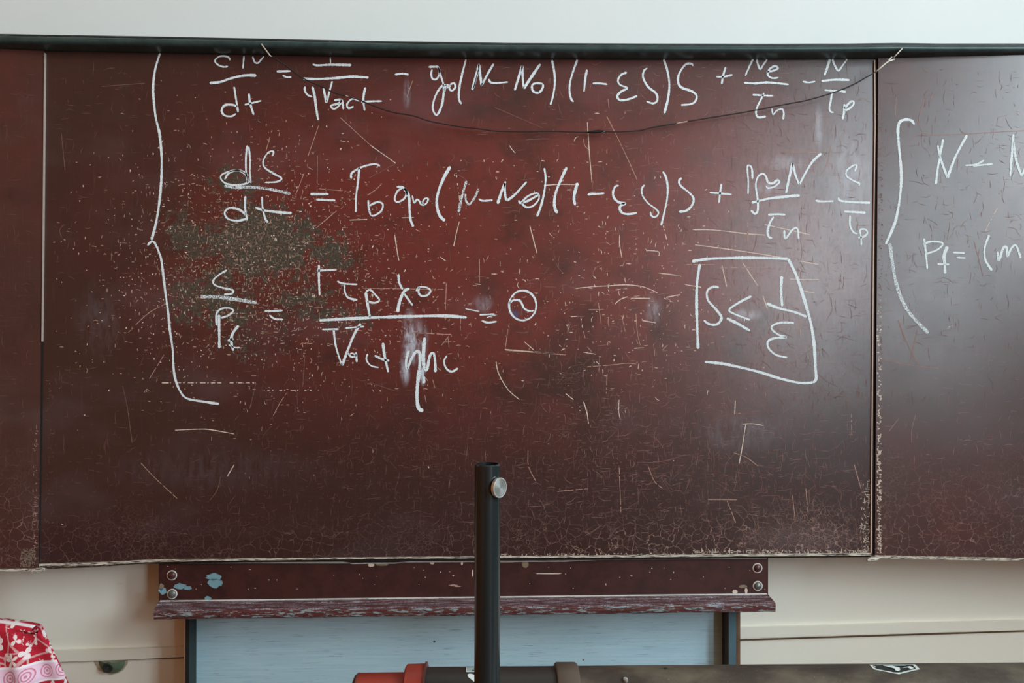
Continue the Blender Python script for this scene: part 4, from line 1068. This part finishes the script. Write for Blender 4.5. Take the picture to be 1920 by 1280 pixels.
obj('cap_lip', lathe(T0, TD, [(s_of(794.3), TR - 0.004), (s_of(794.3), TR + 0.0062), (s_of(797.8), TR + 0.0062), (s_of(797.8), TR - 0.004)], 96), 'red_dark', cap)
# things stuck on the tube
def on_tube(px, py, off=0.0006):
    """point of the tube's surface seen at a pixel"""
    d = ray(px, py); R_ = TR + off
    w0 = CAM - T0; dp = d - TD * d.dot(TD); wp = w0 - TD * w0.dot(TD)
    a = dp.dot(dp); b_ = 2 * dp.dot(wp); c = wp.dot(wp) - R_ * R_
    D = max(0.0, b_ * b_ - 4 * a * c)
    t = (-b_ - math.sqrt(D)) / (2 * a)
    return CAM + d * t
def decal(pts, mat, parent, off=0.0006, name='sticker', label=None, sub=6):
    vs = []
    n = len(pts)
    bm = bmesh.new()
    ring = []
    for i in range(n):
        a, b_ = pts[i], pts[(i + 1) % n]
        for k in range(sub): ring.append((a[0] + (b_[0] - a[0]) * k / sub, a[1] + (b_[1] - a[1]) * k / sub))
    f = bm.faces.new([bm.verts.new(on_tube(x, y, off)) for x, y in ring])
    bmesh.ops.triangulate(bm, faces=[f])
    me = bm_mesh(bm)
    return obj(name, me, mat, parent, label)
em = decal([(1630, 1245.6), (1639, 1254.5), (1685.5, 1263.5), (1725, 1254), (1716, 1245.0)], 'sticker_white', tube, 0.0005, 'emblem', 'white five-sided emblem on the tube')
decal([(1636.5, 1246.2), (1644, 1252.8), (1685, 1260), (1717.5, 1252.8), (1711, 1245.6)], 'sticker_black', em, 0.0008, 'emblem_field')
decal([(1655, 1247.0), (1677, 1252.5), (1679, 1256.2), (1684, 1257.4), (1688, 1255.5), (1687, 1251), (1672, 1247.2)], 'sticker_white', em, 0.0011, 'emblem_mark')
decal([(1690, 1251.8), (1706, 1248.2), (1714, 1252), (1708, 1253.6), (1702, 1250.8)], 'sticker_white', em, 0.0011, 'emblem_mark')
decal([(1638, 1247.6), (1643, 1249.6), (1640, 1250.4)], 'sticker_white', em, 0.0011, 'emblem_mark')
decal([(1657, 1246.6), (1700, 1246.4), (1698, 1247.6), (1660, 1247.8)], 'sticker_grey', em, 0.0011, 'emblem_mark')
lb = decal([(873, 1250), (873, 1260.2), (897, 1260.2), (897, 1250)], 'sticker_black', tube, 0.0005, 'small_label', 'small printed label behind the black pole')
decal([(874.2, 1250.4), (874.2, 1259.4), (896, 1259.4), (896, 1250.4)], 'sticker_white', lb, 0.0008, 'label_border')
decal([(876, 1250.6), (876, 1258.0), (895, 1258.0), (895, 1250.6)], 'sticker_grey', lb, 0.0010, 'label_field')
decal([(886, 1255), (886, 1257.2), (888.5, 1257.2), (888.5, 1255)], 'sticker_black', lb, 0.0012, 'label_print')
decal([(876.5, 1264), (880, 1262.4), (884, 1262.6), (889, 1264.5), (896, 1264), (900, 1268), (896, 1275), (889, 1278), (884, 1273.5), (879, 1270), (877, 1267)], 'sticker_white', tube, 0.0006, 'white_sticker', 'white rounded sticker half hidden by the pole')
sp = on_tube(1172.5, 1275.5, 0.0)
nrm = (sp - (T0 + TD * (sp - T0).dot(TD))).normalized()
obj('screw', lathe(sp, nrm, [(-0.002, 0.0034), (0.0016, 0.0034), (0.0030, 0.0026), (0.0036, 0.0)], 20), 'steel', tube, 'small bright screw head')
sp = on_tube(1248, 1253, 0.0)
nrm = (sp - (T0 + TD * (sp - T0).dot(TD))).normalized()
obj('rivet', lathe(sp, nrm, [(-0.001, 0.0026), (0.0006, 0.0024), (0.0009, 0.0)], 16), 'fix_dark', tube)
for px in (830, 1560):
    c = ax_pt(px_x(px))
    bm = bmesh.new()
    n = 16; vs = []
    prof = [(-0.05, TABLE), (0.05, TABLE)]
    for i in range(n + 1):
        a = -0.75 + 1.5 * i / n
        prof.append((0.052 * math.cos(math.pi / 2 - a) , c.z - (TR + 0.001) * math.cos(a)))
    prof = [(-0.045, TABLE), (0.045, TABLE)] + [((TR + 0.0008) * math.sin(a), c.z - (TR + 0.0008) * math.cos(a)) for a in [0.75 - 1.5 * i / n for i in range(n + 1)]]
    bm.free()
    obj('saddle', prism([Vector((c.x - 0.015, TY + y, z)) for y, z in prof], (0.03, 0, 0)), 'tube_dark', tube, 'curved saddle carrying the tube')

# desk carrying pole and tube (below the frame)
desk = thing('desk', 'brown wooden desk carrying the tube and the black pole', 'desk', (0.3, -1.12, 0))
obj('desk_top', box(-0.45, 1.10, -1.46, -0.82, TABLE - 0.03, TABLE, 0.003), 'desk_wood', desk)
for x in (-0.40, 1.05):
    for y in (-1.41, -0.87):
        obj('leg', box(x - .025, x + .025, y - .025, y + .025, 0, TABLE - 0.03, 0.002), 'desk_wood', desk)
for y in (-1.41, -0.87):
    obj('apron', box(-0.375, 1.025, y - .012, y + .012, TABLE - 0.12, TABLE - 0.03), 'desk_wood', desk)

# ------------------------------------------------------------------ chair with cloth over its back
CY = -0.50
ct = U(30, 1163, CY)
ex = U(56, 1163, CY).x
chair = thing('wooden_chair', 'wooden chair standing by the wall under a red floral cloth', 'chair', (ex - 0.2, CY - 0.2, 0))
topz = ct.z - 0.004
for x in (ex - 0.42, ex - 0.03):
    obj('leg', box(x - .016, x + .016, CY - .014, CY + .014, 0, topz - 0.02, 0.003), 'chair_wood', chair)
    obj('leg', box(x - .016, x + .016, CY - .434, CY - .406, 0, 0.43, 0.003), 'chair_wood', chair)
obj('seat', box(ex - .45, ex, CY - .44, CY - .016, 0.43, 0.455, 0.006), 'chair_wood', chair)
obj('backrest', box(ex - .44, ex - 0.012, CY - .012, CY + .012, topz - 0.16, topz, 0.008), 'chair_wood', chair)

def cloth_mesh():
    sil = [(58, 1161), (63, 1168), (72, 1180), (80, 1192), (86, 1207), (91, 1218), (97, 1233), (103, 1248), (108.5, 1258), (106, 1268), (99, 1280), (92, 1300), (88, 1330), (86, 1360)]
    rows = []
    nu = 70
    xl = ex - 0.50
    # back side, going up, over the top, then the front
    def right_x(py):
        for (a, b_) in zip(sil, sil[1:]):
            if a[1] <= py <= b_[1]:
                t = (py - a[1]) / (b_[1] - a[1]); return U(a[0] + (b_[0] - a[0]) * t, py, CY - 0.03).x
        return U(sil[-1][0], sil[-1][1], CY - 0.03).x if py > 1200 else U(sil[0][0], sil[0][1], CY - 0.03).x
    P, UVs = [], []
    zt = ct.z + 0.002
    back = 14; over = 6; front = 46
    L = 0.20
    for j in range(back + over + front + 1):
        if j < back:
            t = 1 - j / back; z = zt - 0.012 - t * 0.16; yb = CY + 0.020; v = -0.02 - t * 0.16; py = None
        elif j < back + over:
            a = math.pi * (j - back) / over; z = zt - 0.012 + 0.012 * math.sin(a); yb = CY + 0.020 * math.cos(a); v = -0.02 + 0.02 * (j - back) / over
        else:
            t = (j - back - over) / front; z = zt - 0.012 - t * L; yb = CY - 0.020; v = 0.006 + t * L * 1.02
        row = []
        dz = max(0.0, zt - z)
        # pixel row of this height for the traced outline of the hanging corner
        py = H / 2 + F * (CAM.z - z) / (CY - 0.03 - CAM.y) * 1.0
        xr = right_x(max(1161, py)) if j >= back + over else ex + 0.012
        if j < back: xr = ex + 0.012 + 0.05 * (1 - j / back)
        for i in range(nu + 1):
            u = i / nu
            x = xl + (xr - xl) * u
            amp = min(1.0, dz / 0.14)
            fold = 0.011 * math.sin(u * 31 + 1.0 + dz * 5) + 0.007 * math.sin(u * 57 + dz * 14)
            edge = max(0.0, (u - 0.86) / 0.14)
            ydir = -1 if j >= back + over // 2 else 1
            y = yb + ydir * (amp * (0.012 + fold)) 
            if j >= back + over: y += edge ** 2 * 0.05 * amp - 0.020 * amp * math.exp(-((u - 0.90) / 0.025) ** 2)
            sag = -0.004 * math.sin(u * 19) * (1 if j < back + over else amp)
            row.append((x, y, z + sag * 0.4 - (0.010 * edge if j <= back + over else 0.0)))
            UVs.append(((x - xl) + edge * 0.02, v + 0.012 * edge * amp))
        P += row
    fs = []
    n1 = nu + 1
    for j in range(back + over + front):
        for i in range(nu):
            fs.append((j * n1 + i, j * n1 + i + 1, (j + 1) * n1 + i + 1, (j + 1) * n1 + i))
    me = mesh(P, fs, True)
    uvl = me.uv_layers.new(name='UVMap')
    for l in me.loops: uvl.data[l.index].uv = UVs[l.vertex_index]
    return me
co = obj('floral_cloth', cloth_mesh(), 'cloth')
co['label'] = 'red and white floral cloth draped over a chair back at the left'
co['category'] = 'cloth'
sol = co.modifiers.new('thickness', 'SOLIDIFY'); sol.thickness = 0.0012; sol.offset = 0
recentre(co)
